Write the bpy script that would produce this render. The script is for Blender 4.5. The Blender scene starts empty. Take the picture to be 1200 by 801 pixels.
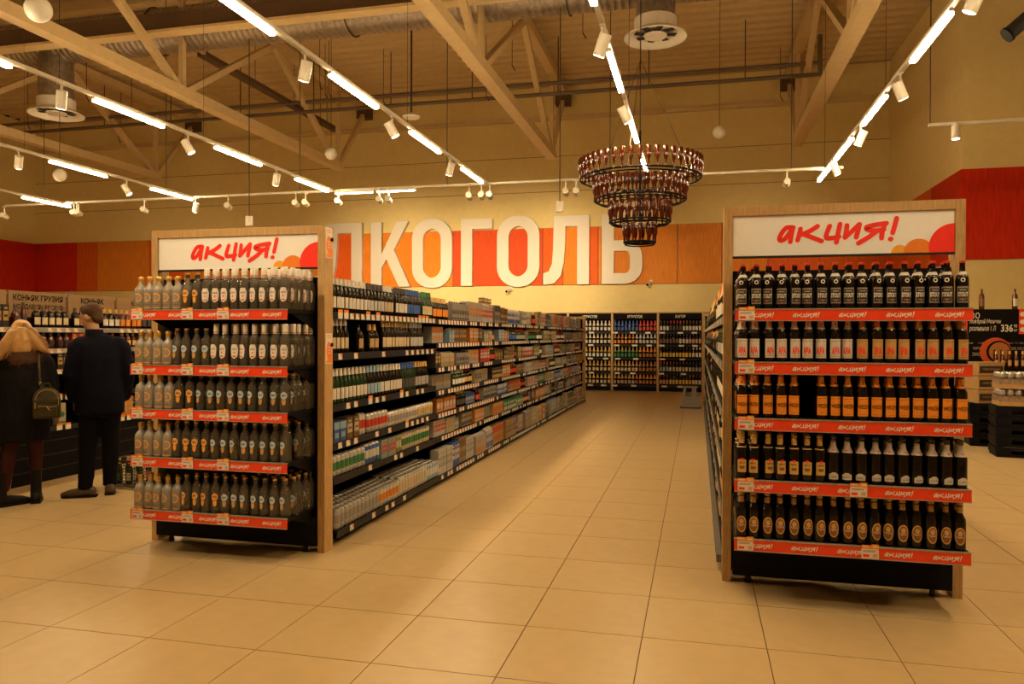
import bpy, math, random
from mathutils import Vector, Matrix, Euler
R = random.Random(11)
PI = math.pi
S = bpy.context.scene
COL = S.collection
TMP = bpy.data.scenes.new('evaluation')     # emptied and removed at the end
def evaluated(o):
    TMP.collection.objects.link(o); vl = TMP.view_layers[0]; vl.update(); dg = vl.depsgraph
    return bpy.data.meshes.new_from_object(o.evaluated_get(dg), depsgraph=dg)

# ------------------------------------------------------------------ camera
cd = bpy.data.cameras.new('camera'); cam = bpy.data.objects.new('camera', cd); COL.objects.link(cam)
cd.sensor_fit = 'HORIZONTAL'; cd.sensor_width = 36.0; cd.lens = 890.0 / 1200.0 * 36.0
cd.clip_start = 0.05; cd.clip_end = 100
YAW, PIT, ROL = math.radians(13.71), math.radians(-0.505), math.radians(0.181)
fw = Vector((-math.sin(YAW)*math.cos(PIT), math.cos(YAW)*math.cos(PIT), math.sin(PIT)))
rt = Vector((math.cos(YAW), math.sin(YAW), 0)); up = rt.cross(fw)
r2 = rt*math.cos(ROL) + up*math.sin(ROL); u2 = -rt*math.sin(ROL) + up*math.cos(ROL)
CAMH = 1.5
cam.matrix_world = Matrix(((r2.x, u2.x, -fw.x, 0), (r2.y, u2.y, -fw.y, 0), (r2.z, u2.z, -fw.z, CAMH), (0, 0, 0, 1)))
S.camera = cam

# ------------------------------------------------------------------ world and exposure (a closed hall: its lamps light it)
w = bpy.data.worlds.new('hall_air'); S.world = w; w.use_nodes = True
w.node_tree.nodes['Background'].inputs['Color'].default_value = (1, .8, .55, 1)
w.node_tree.nodes['Background'].inputs['Strength'].default_value = 0.0
S.view_settings.view_transform = 'Standard'; S.view_settings.look = 'None'
S.view_settings.gamma = 1.0; S.view_settings.use_curve_mapping = False
S.view_settings.exposure = -0.03
S.cycles.use_denoising = True
S.cycles.max_bounces = 6; S.cycles.diffuse_bounces = 4; S.cycles.glossy_bounces = 3
S.cycles.transparent_max_bounces = 16; S.cycles.caustics_reflective = False; S.cycles.caustics_refractive = False
S.cycles.sample_clamp_indirect = 6.0
TUBE_COL = (1.0, .725, .385); TUBE_E = 150.0
SPOT_COL = (1.0, .75, .43); SPOT_W = 270.0

# ------------------------------------------------------------------ pixel helper: where a line of sight of the photograph meets a plane
def ray(u, v): return r2*((u-600)/890.0) - u2*((v-400.5)/890.0) + fw
def atZ(u, v, z): d = ray(u, v); return Vector((0, 0, CAMH)) + d*((z-CAMH)/d.z)
def atY(u, v, y): d = ray(u, v); return Vector((0, 0, CAMH)) + d*(y/d.y)
def atX(u, v, x): d = ray(u, v); return Vector((0, 0, CAMH)) + d*(x/d.x)
def pix(p):
    q = Vector(p) - Vector((0, 0, CAMH)); z = q.dot(fw)
    if z < .1: return None
    return 600+890*q.dot(r2)/z, 400.5-890*q.dot(u2)/z

# ------------------------------------------------------------------ materials
MC = {}
def pm(name, col, rough=.5, metal=0.0, var=.10, scale=30.0, stretch=None, bump=0.0, spec=.5, coat=0.0):
    if name in MC: return MC[name]
    m = bpy.data.materials.new(name); m.use_nodes = True; nt = m.node_tree; b = nt.nodes['Principled BSDF']
    b.inputs['Roughness'].default_value = rough; b.inputs['Metallic'].default_value = metal
    b.inputs['Specular IOR Level'].default_value = spec; b.inputs['Coat Weight'].default_value = coat
    tc = nt.nodes.new('ShaderNodeTexCoord'); mp = nt.nodes.new('ShaderNodeMapping'); nz = nt.nodes.new('ShaderNodeTexNoise')
    nt.links.new(tc.outputs['Object'], mp.inputs[0]); nt.links.new(mp.outputs[0], nz.inputs['Vector'])
    nz.inputs['Scale'].default_value = scale; nz.inputs['Detail'].default_value = 4
    if stretch: mp.inputs['Scale'].default_value = stretch
    rp = nt.nodes.new('ShaderNodeValToRGB')
    rp.color_ramp.elements[0].position = .3; rp.color_ramp.elements[1].position = .7
    rp.color_ramp.elements[0].color = tuple(max(0, c*(1-var)) for c in col) + (1,)
    rp.color_ramp.elements[1].color = tuple(min(1, c*(1+var)) for c in col) + (1,)
    nt.links.new(nz.outputs['Fac'], rp.inputs[0]); nt.links.new(rp.outputs[0], b.inputs['Base Color'])
    if bump:
        bp = nt.nodes.new('ShaderNodeBump'); bp.inputs['Strength'].default_value = bump; bp.inputs['Distance'].default_value = .01
        nt.links.new(nz.outputs['Fac'], bp.inputs['Height']); nt.links.new(bp.outputs[0], b.inputs['Normal'])
    MC[name] = m; return m
def pc(col, rough=.45):            # a print or plastic colour
    return pm('print_%d_%d_%d' % tuple(int(c*255) for c in col), col, rough, var=.06, scale=60)
def emat(name, col, e):
    m = bpy.data.materials.new(name); m.use_nodes = True; nt = m.node_tree; nt.nodes.clear()
    o = nt.nodes.new('ShaderNodeOutputMaterial'); em = nt.nodes.new('ShaderNodeEmission')
    em.inputs[0].default_value = tuple(col)+(1,); em.inputs[1].default_value = e; nt.links.new(em.outputs[0], o.inputs[0]); return m
def glassmat(name, tint, gloss=.06, frost=0.0, frostcol=(.5, .5, .45)):
    m = bpy.data.materials.new(name); m.use_nodes = True; nt = m.node_tree; nt.nodes.clear()
    o = nt.nodes.new('ShaderNodeOutputMaterial'); t = nt.nodes.new('ShaderNodeBsdfTransparent'); t.inputs[0].default_value = tuple(tint)+(1,)
    g = nt.nodes.new('ShaderNodeBsdfGlossy'); g.inputs['Roughness'].default_value = gloss
    lw = nt.nodes.new('ShaderNodeLayerWeight'); lw.inputs[0].default_value = .35
    mx = nt.nodes.new('ShaderNodeMixShader'); nt.links.new(lw.outputs['Fresnel'], mx.inputs[0])
    base = t
    if frost > 0:  # diffuse share: real frosting, and refracted light painted into the clear glass
        d = nt.nodes.new('ShaderNodeBsdfDiffuse'); nz = nt.nodes.new('ShaderNodeTexNoise'); nz.inputs['Scale'].default_value = 60
        rp = nt.nodes.new('ShaderNodeValToRGB'); rp.color_ramp.elements[0].color = tuple(c*.9 for c in frostcol)+(1,); rp.color_ramp.elements[1].color = tuple(frostcol)+(1,)
        nt.links.new(nz.outputs['Fac'], rp.inputs[0]); nt.links.new(rp.outputs[0], d.inputs[0])
        m1 = nt.nodes.new('ShaderNodeMixShader'); m1.inputs[0].default_value = frost
        nt.links.new(t.outputs[0], m1.inputs[1]); nt.links.new(d.outputs[0], m1.inputs[2]); base = m1
    nt.links.new(base.outputs[0], mx.inputs[1]); nt.links.new(g.outputs[0], mx.inputs[2]); nt.links.new(mx.outputs[0], o.inputs[0]); return m

M_wall = pm('cream_plaster', (.80, .65, .30), .85, var=.03, scale=6)
M_ceil = pm('painted_deck', (.62, .47, .25), .7, var=.05, scale=8)
M_steel = pm('cream_painted_steel', (.66, .50, .27), .55, var=.06, scale=8)
M_galv = pm('galvanised_duct', (.34, .29, .24), .38, .75, var=.22, scale=14)
M_dsteel = pm('brown_steel', (.10, .055, .03), .6, var=.15)
M_pipe = pm('grey_pipe', (.16, .12, .09), .5, .3)
M_wire = pm('dark_wire', (.05, .04, .03), .5, .3)
M_white = pm('white_metal', (.72, .68, .60), .4, var=.04)
M_wood = pm('oak_veneer', (.47, .29, .115), .5, var=.22, scale=14, stretch=(6, 6, .7))
M_tile = pm('beige_tile', (.56, .405, .205), .30, var=.045, scale=9, spec=.45)
M_grout = pm('dark_grout', (.10, .065, .03), .9)
M_black = pm('black_shelf_steel', (.006, .0052, .0065), .55, var=.2, spec=.10)
M_dkgrey = pm('dark_grey_steel', (.020, .018, .02), .5, 0, spec=.2)
M_red = pm('red_price_strip', (.80, .055, .012), .35, var=.04)
M_alum = pm('aluminium_lip', (.45, .42, .38), .35, .6)
M_signw = pm('white_sign_face', (.86, .84, .82), .45, var=.015)
M_redp = pm('red_print', (.90, .025, .008), .45, var=.04)
M_orp = pm('orange_print', (.85, .22, .012), .45, var=.04)
M_yelp = pm('amber_print', (.88, .38, .03), .45, var=.04)
M_paper = pm('tag_paper', (.72, .66, .58), .6, var=.05)
M_ink = pm('black_ink', (.012, .010, .009), .7, spec=.1)
M_chalk = pm('chalk_white', (.75, .70, .60), .7)
M_board = pm('black_board', (.007, .0055, .005), .7, spec=.08)
M_tube = emat('lit_tube', TUBE_COL, TUBE_E)
M_lens = emat('lit_spot_lens', SPOT_COL, 25.0)
M_beer = pm('dark_beer_glass', (.005, .003, .002), .09, var=.2, spec=.42)
M_amber = pm('amber_glass', (.075, .012, .004), .10, var=.2, spec=.6)
M_green = pm('green_glass', (.010, .035, .012), .08, var=.2, spec=.55)
M_clear = glassmat('clear_glass', (.80, .80, .77), .05, .11, (.55, .46, .34))  # clear, not frosted: the diffuse tone imitates light refracted in the glass
M_frost = glassmat('frosted_glass', (.7, .7, .68), .25, .62, (.42, .37, .30))
M_gold = pm('gold_cap', (.62, .36, .09), .3, .6)
M_capw = pm('white_cap', (.74, .68, .60), .4)
M_capdk = pm('dark_cap', (.05, .045, .05), .35)
M_silver = pm('can_silver', (.62, .60, .57), .28, .8)

# ------------------------------------------------------------------ mesh builder
class MB:
    def __init__(s): s.v = []; s.f = []; s.m = []; s.mats = []
    def mi(s, mat):
        if mat not in s.mats: s.mats.append(mat)
        return s.mats.index(mat)
    def poly(s, pts, mat):
        n = len(s.v); s.v += [tuple(p) for p in pts]; s.f.append(tuple(range(n, n+len(pts)))); s.m.append(s.mi(mat)); return s
    def box(s, x0, x1, y0, y1, z0, z1, mat):
        n = len(s.v); k = s.mi(mat)
        s.v += [(x0,y0,z0),(x1,y0,z0),(x1,y1,z0),(x0,y1,z0),(x0,y0,z1),(x1,y0,z1),(x1,y1,z1),(x0,y1,z1)]
        for q in ((0,3,2,1),(4,5,6,7),(0,1,5,4),(1,2,6,5),(2,3,7,6),(3,0,4,7)): s.f.append(tuple(n+i for i in q)); s.m.append(k)
        return s
    def hexa(s, b, t, mat):      # b, t: four bottom and four top points
        n = len(s.v); k = s.mi(mat); s.v += [tuple(p) for p in b] + [tuple(p) for p in t]
        for q in ((0,3,2,1),(4,5,6,7),(0,1,5,4),(1,2,6,5),(2,3,7,6),(3,0,4,7)): s.f.append(tuple(n+i for i in q)); s.m.append(k)
        return s
    def lathe(s, prof, mat, seg=14, c=(0,0,0), a0=0.0, a1=None, cap=True, flat=1.0):
        full = a1 is None; a1 = a0+2*PI if full else a1; cols = seg if full else seg+1
        n = len(s.v); ks = [s.mi(x) for x in mat] if isinstance(mat, (list, tuple)) else [s.mi(mat)]*(len(prof)-1)
        for r, z in prof:
            for i in range(cols):
                a = a0+(a1-a0)*i/seg; s.v.append((c[0]+r*math.cos(a), c[1]+r*math.sin(a)*flat, c[2]+z))
        for j in range(len(prof)-1):
            for i in range(seg):
                i2 = (i+1) % cols
                s.f.append((n+j*cols+i, n+j*cols+i2, n+(j+1)*cols+i2, n+(j+1)*cols+i)); s.m.append(ks[j])
        if cap and full:
            s.f.append(tuple(n+i for i in reversed(range(cols)))); s.m.append(ks[0])
            s.f.append(tuple(n+(len(prof)-1)*cols+i for i in range(cols))); s.m.append(ks[-1])
        return s
    def tube(s, p0, p1, r0, r1, mat, seg=8, cap=True):
        p0, p1 = Vector(p0), Vector(p1); d = p1-p0
        if d.length < 1e-6: return s
        q = d.to_track_quat('Z', 'Y'); n = len(s.v); k = s.mi(mat)
        for p, r in ((p0, r0), (p1, r1)):
            for i in range(seg):
                a = 2*PI*i/seg; s.v.append(tuple(p + q @ Vector((r*math.cos(a), r*math.sin(a), 0))))
        for i in range(seg): s.f.append((n+i, n+(i+1)%seg, n+seg+(i+1)%seg, n+seg+i)); s.m.append(k)
        if cap: s.f.append(tuple(n+i for i in reversed(range(seg)))); s.m.append(k); s.f.append(tuple(n+seg+i for i in range(seg))); s.m.append(k)
        return s
    def path(s, pts, r, mat, seg=6):
        rs = r if isinstance(r, (list, tuple)) else [r]*len(pts)
        for i in range(len(pts)-1): s.tube(pts[i], pts[i+1], rs[i], rs[i+1], mat, seg)
        return s
    def beam(s, p0, p1, wx, h, mat):     # rectangular bar between two points, width wx sideways, height h
        p0, p1 = Vector(p0), Vector(p1); d = (p1-p0).normalized(); sx = d.cross(Vector((0,0,1)))
        if sx.length < 1e-4: sx = Vector((1,0,0))
        sx.normalize(); uz = sx.cross(d)
        c = lambda p: [p-sx*wx/2-uz*h/2, p+sx*wx/2-uz*h/2, p+sx*wx/2+uz*h/2, p-sx*wx/2+uz*h/2]
        return s.hexa(c(p0), c(p1), mat)
    def sph(s, c, r, mat, seg=14, rings=8, rot=None):
        r = (r, r, r) if not isinstance(r, (tuple, list)) else r
        n = len(s.v); k = s.mi(mat); c = Vector(c)
        pts = [Vector((0,0,-r[2]))]
        for j in range(1, rings):
            t = -PI/2+PI*j/rings
            for i in range(seg):
                a = 2*PI*i/seg; pts.append(Vector((r[0]*math.cos(t)*math.cos(a), r[1]*math.cos(t)*math.sin(a), r[2]*math.sin(t))))
        pts.append(Vector((0,0,r[2])))
        if rot: pts = [rot @ p for p in pts]
        s.v += [tuple(c+p) for p in pts]; L = n+len(pts)-1
        for i in range(seg):
            s.f.append((n, n+1+(i+1)%seg, n+1+i)); s.m.append(k)
            b = n+1+(rings-2)*seg; s.f.append((L, b+i, b+(i+1)%seg)); s.m.append(k)
        for j in range(rings-2):
            for i in range(seg):
                a = n+1+j*seg; s.f.append((a+i, a+(i+1)%seg, a+seg+(i+1)%seg, a+seg+i)); s.m.append(k)
        return s
    def cap_(s, p0, p1, r0, r1, mat, seg=12):     # tapered capsule
        s.tube(p0, p1, r0, r1, mat, seg); s.sph(p0, r0, mat, seg, 8); s.sph(p1, r1, mat, seg, 8); return s
    def loft(s, rings, mat, seg=20):             # rings: (cx, cy, cz, rx, ry)
        n = len(s.v); k = s.mi(mat)
        for cx, cy, cz, rx, ry in rings:
            for i in range(seg): a = 2*PI*i/seg; s.v.append((cx+rx*math.cos(a), cy+ry*math.sin(a), cz))
        for j in range(len(rings)-1):
            for i in range(seg): s.f.append((n+j*seg+i, n+j*seg+(i+1)%seg, n+(j+1)*seg+(i+1)%seg, n+(j+1)*seg+i)); s.m.append(k)
        s.f.append(tuple(n+i for i in reversed(range(seg)))); s.m.append(k)
        s.f.append(tuple(n+(len(rings)-1)*seg+i for i in range(seg))); s.m.append(k); return s
    def prism(s, pts, y0, y1, mat):              # polygon in x, z extruded along y
        n = len(s.v); L = len(pts); k = s.mi(mat)
        s.v += [(p[0], y0, p[1]) for p in pts] + [(p[0], y1, p[1]) for p in pts]
        s.f.append(tuple(n+i for i in range(L))); s.m.append(k); s.f.append(tuple(n+L+i for i in reversed(range(L)))); s.m.append(k)
        for i in range(L): s.f.append((n+i, n+L+i, n+L+(i+1)%L, n+(i+1)%L)); s.m.append(k)
        return s
    def merge(s, o, mat4=None):
        n = len(s.v); s.v += [tuple(mat4 @ Vector(p)) for p in o.v] if mat4 else o.v
        mp = [s.mi(x) for x in o.mats]; s.f += [tuple(n+i for i in f) for f in o.f]; s.m += [mp[i] for i in o.m]; return s
    def mesh(s, name, smooth=None):
        me = bpy.data.meshes.new(name); me.from_pydata(s.v, [], s.f)
        for x in s.mats: me.materials.append(x)
        me.polygons.foreach_set('material_index', s.m)
        if smooth is not None:
            me.polygons.foreach_set('use_smooth', [True]*len(me.polygons)); me.update(); me.set_sharp_from_angle(angle=math.radians(smooth))
        me.update(); return me
    def build(s, name, parent=None, smooth=None, loc=None, rotz=0): return link(name, s.mesh(name, smooth), parent, loc, rotz)

def link(name, me, parent=None, loc=None, rotz=0):
    o = bpy.data.objects.new(name, me); COL.objects.link(o)
    if parent: o.parent = parent
    if loc is not None: o.location = loc
    if rotz: o.rotation_euler = (0, 0, rotz)
    return o
def tag(o, label, cat, group=None, kind=None):
    o['label'] = label; o['category'] = cat
    if group: o['group'] = group
    if kind: o['kind'] = kind
    return o
def thing(name, label, cat, loc=(0,0,0), rotz=0, group=None): return tag(link(name, None, None, loc, rotz), label, cat, group)
def struct(o, label=None, cat=None):
    o['kind'] = 'structure'
    if label: o['label'] = label
    if cat: o['category'] = cat
    return o
def dup(root, loc, rotz, label):
    r = root.copy(); COL.objects.link(r); r.location = loc; r.rotation_euler = (0, 0, rotz); r['label'] = label
    for ch in root.children:
        c = ch.copy(); COL.objects.link(c); c.parent = r
        for g in ch.children: d = g.copy(); COL.objects.link(d); d.parent = c
    return r
ONES = 'first second third fourth fifth sixth seventh eighth ninth tenth eleventh twelfth thirteenth fourteenth fifteenth sixteenth seventeenth eighteenth nineteenth'.split()
TENS = 'twentieth thirtieth fortieth fiftieth sixtieth seventieth eightieth ninetieth'.split()
TEN2 = 'twenty thirty forty fifty sixty seventy eighty ninety'.split()
def nth(i):                       # 0-based
    n = i+1
    if n < 20: return ONES[n-1]
    if n < 100: return TENS[n//10-2] if n % 10 == 0 else TEN2[n//10-2]+'-'+ONES[n % 10-1]
    return 'hundredth' if n == 100 else 'hundred-and-'+nth(n-101)

def text_mb(body, w, h, mat, bold=0.0, cx=0.0, cz=0.0, y=0.0, shear=0.0):
    """flat lettering in the x-z plane facing -y, fitted into w x h about (cx, cz)"""
    cu = bpy.data.curves.new('lettering', 'FONT'); cu.body = body; cu.size = 1.0; cu.offset = bold; cu.shear = shear; cu.resolution_u = 3
    o = bpy.data.objects.new('lettering', cu); me = evaluated(o)
    mb = MB(); vs = [v.co.copy() for v in me.vertices]
    if vs:
        x0, x1 = min(v.x for v in vs), max(v.x for v in vs); y0, y1 = min(v.y for v in vs), max(v.y for v in vs)
        mb.v = [(cx+((v.x-x0)/(x1-x0)-.5)*w, y, cz+((v.y-y0)/(y1-y0)-.5)*h) for v in vs]
        k = mb.mi(mat); mb.f = [tuple(p.vertices) for p in me.polygons]; mb.m = [k]*len(mb.f)
    bpy.data.objects.remove(o); bpy.data.curves.remove(cu); bpy.data.meshes.remove(me); return mb
def wrap(mb, r, zoff=0.0):        # bend flat lettering round a bottle of radius r, front at -y
    mb.v = [((r)*math.sin(x/r), -(r)*math.cos(x/r), z+zoff) for x, y, z in mb.v]; return mb

# hand-brushed word as strokes (units: pixels of a drawing 760 wide)
AKC = [[(168,128),(125,130),(95,165),(80,205),(95,215),(125,195),(160,140)], [(168,128),(158,175),(150,225)],
       [(215,140),(205,185),(197,215)], [(322,125),(275,155),(222,178)], [(225,172),(280,195),(348,225)],
       [(398,126),(382,168),(376,204),(412,206),(456,198)], [(462,115),(452,165),(440,236)],
       [(505,125),(500,170),(493,205)], [(493,205),(535,165),(580,120)], [(582,120),(572,165),(562,205)],
       [(745,118),(670,128),(622,142),(640,160),(690,165),(730,158)], [(738,120),(722,165),(716,215)], [(690,165),(640,205),(575,245)],
       [(806,88),(795,135),(783,182)], [(769,222),(772,222)]]
def akc_mb(wid, mat, y=0.0, cx=0.0, cz=0.0, thick=30.0, step=.00008):
    sc = wid/740.0; mb = MB(); k = 0
    for st in AKC:
        pts = [Vector(((p[0]-443)*sc, -(p[1]-168)*sc)) for p in st]
        out = []
        for i in range(len(pts)-1):          # Catmull-Rom
            p0 = pts[max(i-1, 0)]; p1 = pts[i]; p2 = pts[i+1]; p3 = pts[min(i+2, len(pts)-1)]
            for t in (0, .33, .67):
                out.append(.5*((2*p1)+(p2-p0)*t+(2*p0-5*p1+4*p2-p3)*t*t+(3*p1-p0-3*p2+p3)*t**3))
        out.append(pts[-1]); rr = thick*sc*.45; yy = y-step*k; k += 1
        nr = []
        for i in range(len(out)):
            d = out[min(i+1, len(out)-1)]-out[max(i-1, 0)]; nr.append(Vector((-d.y, d.x)).normalized()*rr)
        P3 = lambda q: (cx+q.x, yy, cz+q.y)
        for i in range(len(out)-1): mb.poly([P3(out[i]-nr[i]), P3(out[i+1]-nr[i+1]), P3(out[i+1]+nr[i+1]), P3(out[i]+nr[i])], mat)
        for e, sg in ((0, 1), (-1, -1)):      # round ends
            n0 = nr[e]*sg; fan = [out[e]+Vector((n0.x*math.cos(q)-n0.y*math.sin(q), n0.x*math.sin(q)+n0.y*math.cos(q))) for q in [PI*j/6 for j in range(7)]]
            mb.poly([P3(q) for q in fan], mat)
    return mb

# ------------------------------------------------------------------ the hall: floor
WY = 21.4; CZ = 8.6; LX = -22.0; RX = 14.0; FY = -8.0; BX = 4.8; BY = 15.8
fl = MB().box(LX-.2, RX+.2, FY-.2, WY+.2, -.2, -.004, M_grout).build('floor'); struct(fl)
TX, TY, OX, OY = .592, .606, -.8515, 3.211
tile_me = MB().box(.0026, TX-.0026, .0026, TY-.0026, -.006, 0, M_tile).mesh('tile')
cells = []
for i in range(-36, 26):
    for j in range(-19, 31):
        x, y = OX+i*TX, OY+j*TY
        if x < LX or x+TX > RX or y+TY > WY or y < FY: continue
        if x > BX-TX and y > BY-TY: continue
        p = pix((x+TX/2, y+TY/2, 0)); vis = p and -60 < p[0] < 1260 and p[1] < 860
        hid = (x < -2.7 and x > -3.7 and y > 5) or (x > .2 and x < 1.3 and y > 5)
        cells.append((0 if vis and not hid else 1, math.hypot(x, y), x, y))
cells.sort(); rest = MB()
for k, (a, d, x, y) in enumerate(cells):
    if k < 300 and a == 0: link('tile', tile_me, fl, (x, y, 0))
    else: rest.box(x+.0026, x+TX-.0026, y+.0026, y+TY-.0026, -.006, 0, M_tile)
ro = rest.build('tile_field', fl); ro['kind'] = 'stuff'

# ------------------------------------------------------------------ walls
wb = struct(MB().box(LX-.2, BX+.01, WY, WY+.2, 0, CZ, M_wall).build('wall_back'))
MB().box(LX, BX, WY-.10, WY, 7.62, 7.74, M_steel).build('wall_rail', wb)
for zz in (5.6, 6.6): MB().box(LX, BX, WY-.004, WY, zz, zz+.012, M_grout).build('panel_joint', wb)
wl = struct(MB().box(LX-.2, LX, FY, WY, 0, CZ, M_wall).build('wall_left'))
wr = struct(MB().box(BX, RX, BY, WY, 0, CZ, M_wall).build('wall_right'))
struct(MB().box(RX, RX+.2, FY, BY, 0, CZ, M_wall).build('wall_side'))
struct(MB().box(LX, RX, FY-.2, FY, 0, CZ, M_wall).build('wall_front'))
# coloured veneer panels, each a board of its own
def veneer(n, c): return pm('veneer_'+n, c, .55, spec=.15, var=.16, scale=5, stretch=(9, 9, .6))
V_or = veneer('orange', (.80, .25, .022)); V_or2 = veneer('amber_orange', (.74, .25, .03)); V_red = veneer('red', (.70, .085, .016)); V_ro = veneer('red_orange', (.78, .13, .014))
V_dr = veneer('deep_red', (.62, .030, .008)); V_br = veneer('brown_orange', (.70, .13, .012))
PZ0, PZ1 = 2.94, 4.56
MB().box(LX, BX, WY-.013, WY, PZ0-.01, PZ1+.01, M_dsteel).build('backing_board', wb)
xw = lambda u: atY(u, 300, WY-.04).x
bnd = [(43, V_dr), (90, V_br), (114, V_or2), (175, V_ro), (215, V_or), (300, V_or2), (380, V_ro), (425, V_or), (531, V_red), (636, V_ro), (660, V_or), (684, V_ro), (701, V_or), (705, V_or2), (794, V_or2), (846, V_or), (900, V_ro), (960, V_br)]
for i, (u, m) in enumerate(bnd):
    x0 = LX if i == 0 else xw(u); x1 = xw(bnd[i+1][0]) if i+1 < len(bnd) else BX
    MB().box(x0+.010, x1-.010, WY-.045, WY-.012, PZ0, PZ1, m).build('veneer_panel', wb)
for k in range(6): MB().box(LX, LX+.04, WY-2.2*(k+1)+.012, WY-2.2*k-.05, PZ0-.1, PZ1, (V_dr, V_red)[k % 2]).build('veneer_panel', wl)
for k, m in enumerate((V_dr, V_br, V_br)): MB().box(BX-.04, BX, BY+1.85*k, BY+1.85*(k+1)-.03, PZ0, 4.62, m).build('veneer_panel', wr)
for k in range(4): MB().box(BX-.04+2.3*k+.006, BX-.04+2.3*(k+1)-.006, BY-.04, BY, PZ0, 4.62, (V_red, V_dr)[k % 2] if k else V_dr).build('veneer_panel', wr)
# small wall cameras under the veneer
for u, v, lab in ((600, 338, 'small white security camera under the fifth big letter'), (763, 330, 'small white security camera on cream wall right after the last big letter'), (84, 343, 'small white security camera over the cognac signs')):
    p = atY(u, v, WY); t = thing('security_camera', lab, 'camera', (p.x, WY, p.z), 0, 'security cameras on the back wall')
    MB().box(-.04, .04, -.05, 0, -.05, .05, M_white).build('mount', t)
    MB().tube((0, -.03, 0), (-.03, -.2, -.05), .018, .018, M_white, 8).build('bracket', t)
    MB().tube((-.02, -.16, -.03), (-.08, -.34, -.10), .045, .045, M_white, 10).tube((-.08, -.34, -.10), (-.083, -.35, -.104), .035, .035, M_ink, 10).build('housing', t)

# ------------------------------------------------------------------ the big letters
LH = 1.93; LZ = 2.945; M_let = pm('white_letter_face', (.80, .75, .66), .5, var=.02)
def fillet(cx, cz, r, a0, a1, n=7, rx=None):
    rx = rx or r; return [(cx+rx*math.cos(a0+(a1-a0)*i/n), cz+r*math.sin(a0+(a1-a0)*i/n)) for i in range(n+1)]
def rrect(x0, x1, z0, z1, r, n=7):
    return fillet(x1-r, z0+r, r, -PI/2, 0, n)+fillet(x1-r, z1-r, r, 0, PI/2, n)+fillet(x0+r, z1-r, r, PI/2, PI, n)+fillet(x0+r, z0+r, r, PI, 1.5*PI, n)
def glyph(ch, W, s, H=LH):
    t = .86*s
    if ch == 'Л': return [[(.23*W, H), (W, H), (W, 0), (W-s, 0), (W-s, H-t), (.48*W, H-t), (.475*W, .6*H), (.445*W, .32*H), (.38*W, .13*H), (.24*W, .02*H), (0, 0), (0, .165*H), (.12*W, .19*H), (.19*W, .3*H), (.215*W, .5*H)][::-1]]
    if ch == 'К': return [[(0, 0), (s, 0), (s, .30*H), (.40*W, .43*H), (.72*W, 0), (W, 0), (.585*W, .57*H), (.95*W, H), (.67*W, H), (s, .49*H), (s, H), (0, H)]]
    if ch == 'О': return [rrect(0, W, -.025*H, 1.025*H, .46*W), rrect(s, W-s, t-.025*H, 1.025*H-t, .46*W-s*.75)]
    if ch == 'Г': return [[(0, 0), (s, 0), (s, H-t), (W, H-t), (W, H), (0, H)]]
    if ch == 'Ь':
        B = .62*H; r = .42*W
        return [[(0, 0)]+fillet(W-r, r, r, -PI/2, 0)+fillet(W-r, B-r, r, 0, PI/2)+[(s, B), (s, H), (0, H)],
                [(s, t)]+fillet(W-r, r, r-t, -PI/2, 0, rx=r-s)+fillet(W-r, B-r, r-t, 0, PI/2, rx=r-s)+[(s, B-t)]]
    if ch == 'А': return [[(0, 0), (.24*W, 0), (.31*W, .22*H), (.69*W, .22*H), (.76*W, 0), (W, 0), (.64*W, H), (.36*W, H)], [(.36*W, .36*H), (.5*W, .78*H), (.64*W, .36*H)]]
def letter(ch, u0, u1, label):
    x0, x1 = xw(u0), xw(u1); W = x1-x0; s = 13.5/890*21.8
    cu = bpy.data.curves.new('g', 'CURVE'); cu.dimensions = '2D'; cu.fill_mode = 'BOTH'; cu.extrude = .065; cu.bevel_depth = .006
    for loop in glyph(ch, W, s):
        sp = cu.splines.new('POLY'); sp.points.add(len(loop)-1); sp.use_cyclic_u = True
        for p, q in zip(sp.points, loop): p.co = (q[0], q[1], 0, 1)
    o = bpy.data.objects.new('g', cu); me = evaluated(o); bpy.data.objects.remove(o)
    me.transform(Matrix.Rotation(PI/2, 4, 'X')); me.materials.clear(); me.materials.append(M_let)
    ob = link('wall_letter', me, None, (x0, WY-.045-.072, LZ)); tag(ob, label, 'letter', 'big white letters on the back wall')
letter('А', 326, 369, 'big white letter А beginning the word, behind the clear bottle rack')
letter('Л', 371, 426, 'first big white letter Л half hidden beside the clear bottle rack')
letter('К', 437, 482, 'big white letter К on orange wall panels')
letter('О', 485, 531, 'big white letter О next to the letter К')
letter('Г', 542, 578, 'big white letter Г in the middle of the wall word')
letter('О', 584, 633, 'big white letter О on red panel before the second Л')
letter('Л', 638, 691, 'second big white letter Л, complete, before the last letter')
letter('Ь', 706, 753, 'big white letter Ь ending the word under the bottle chandelier')

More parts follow.
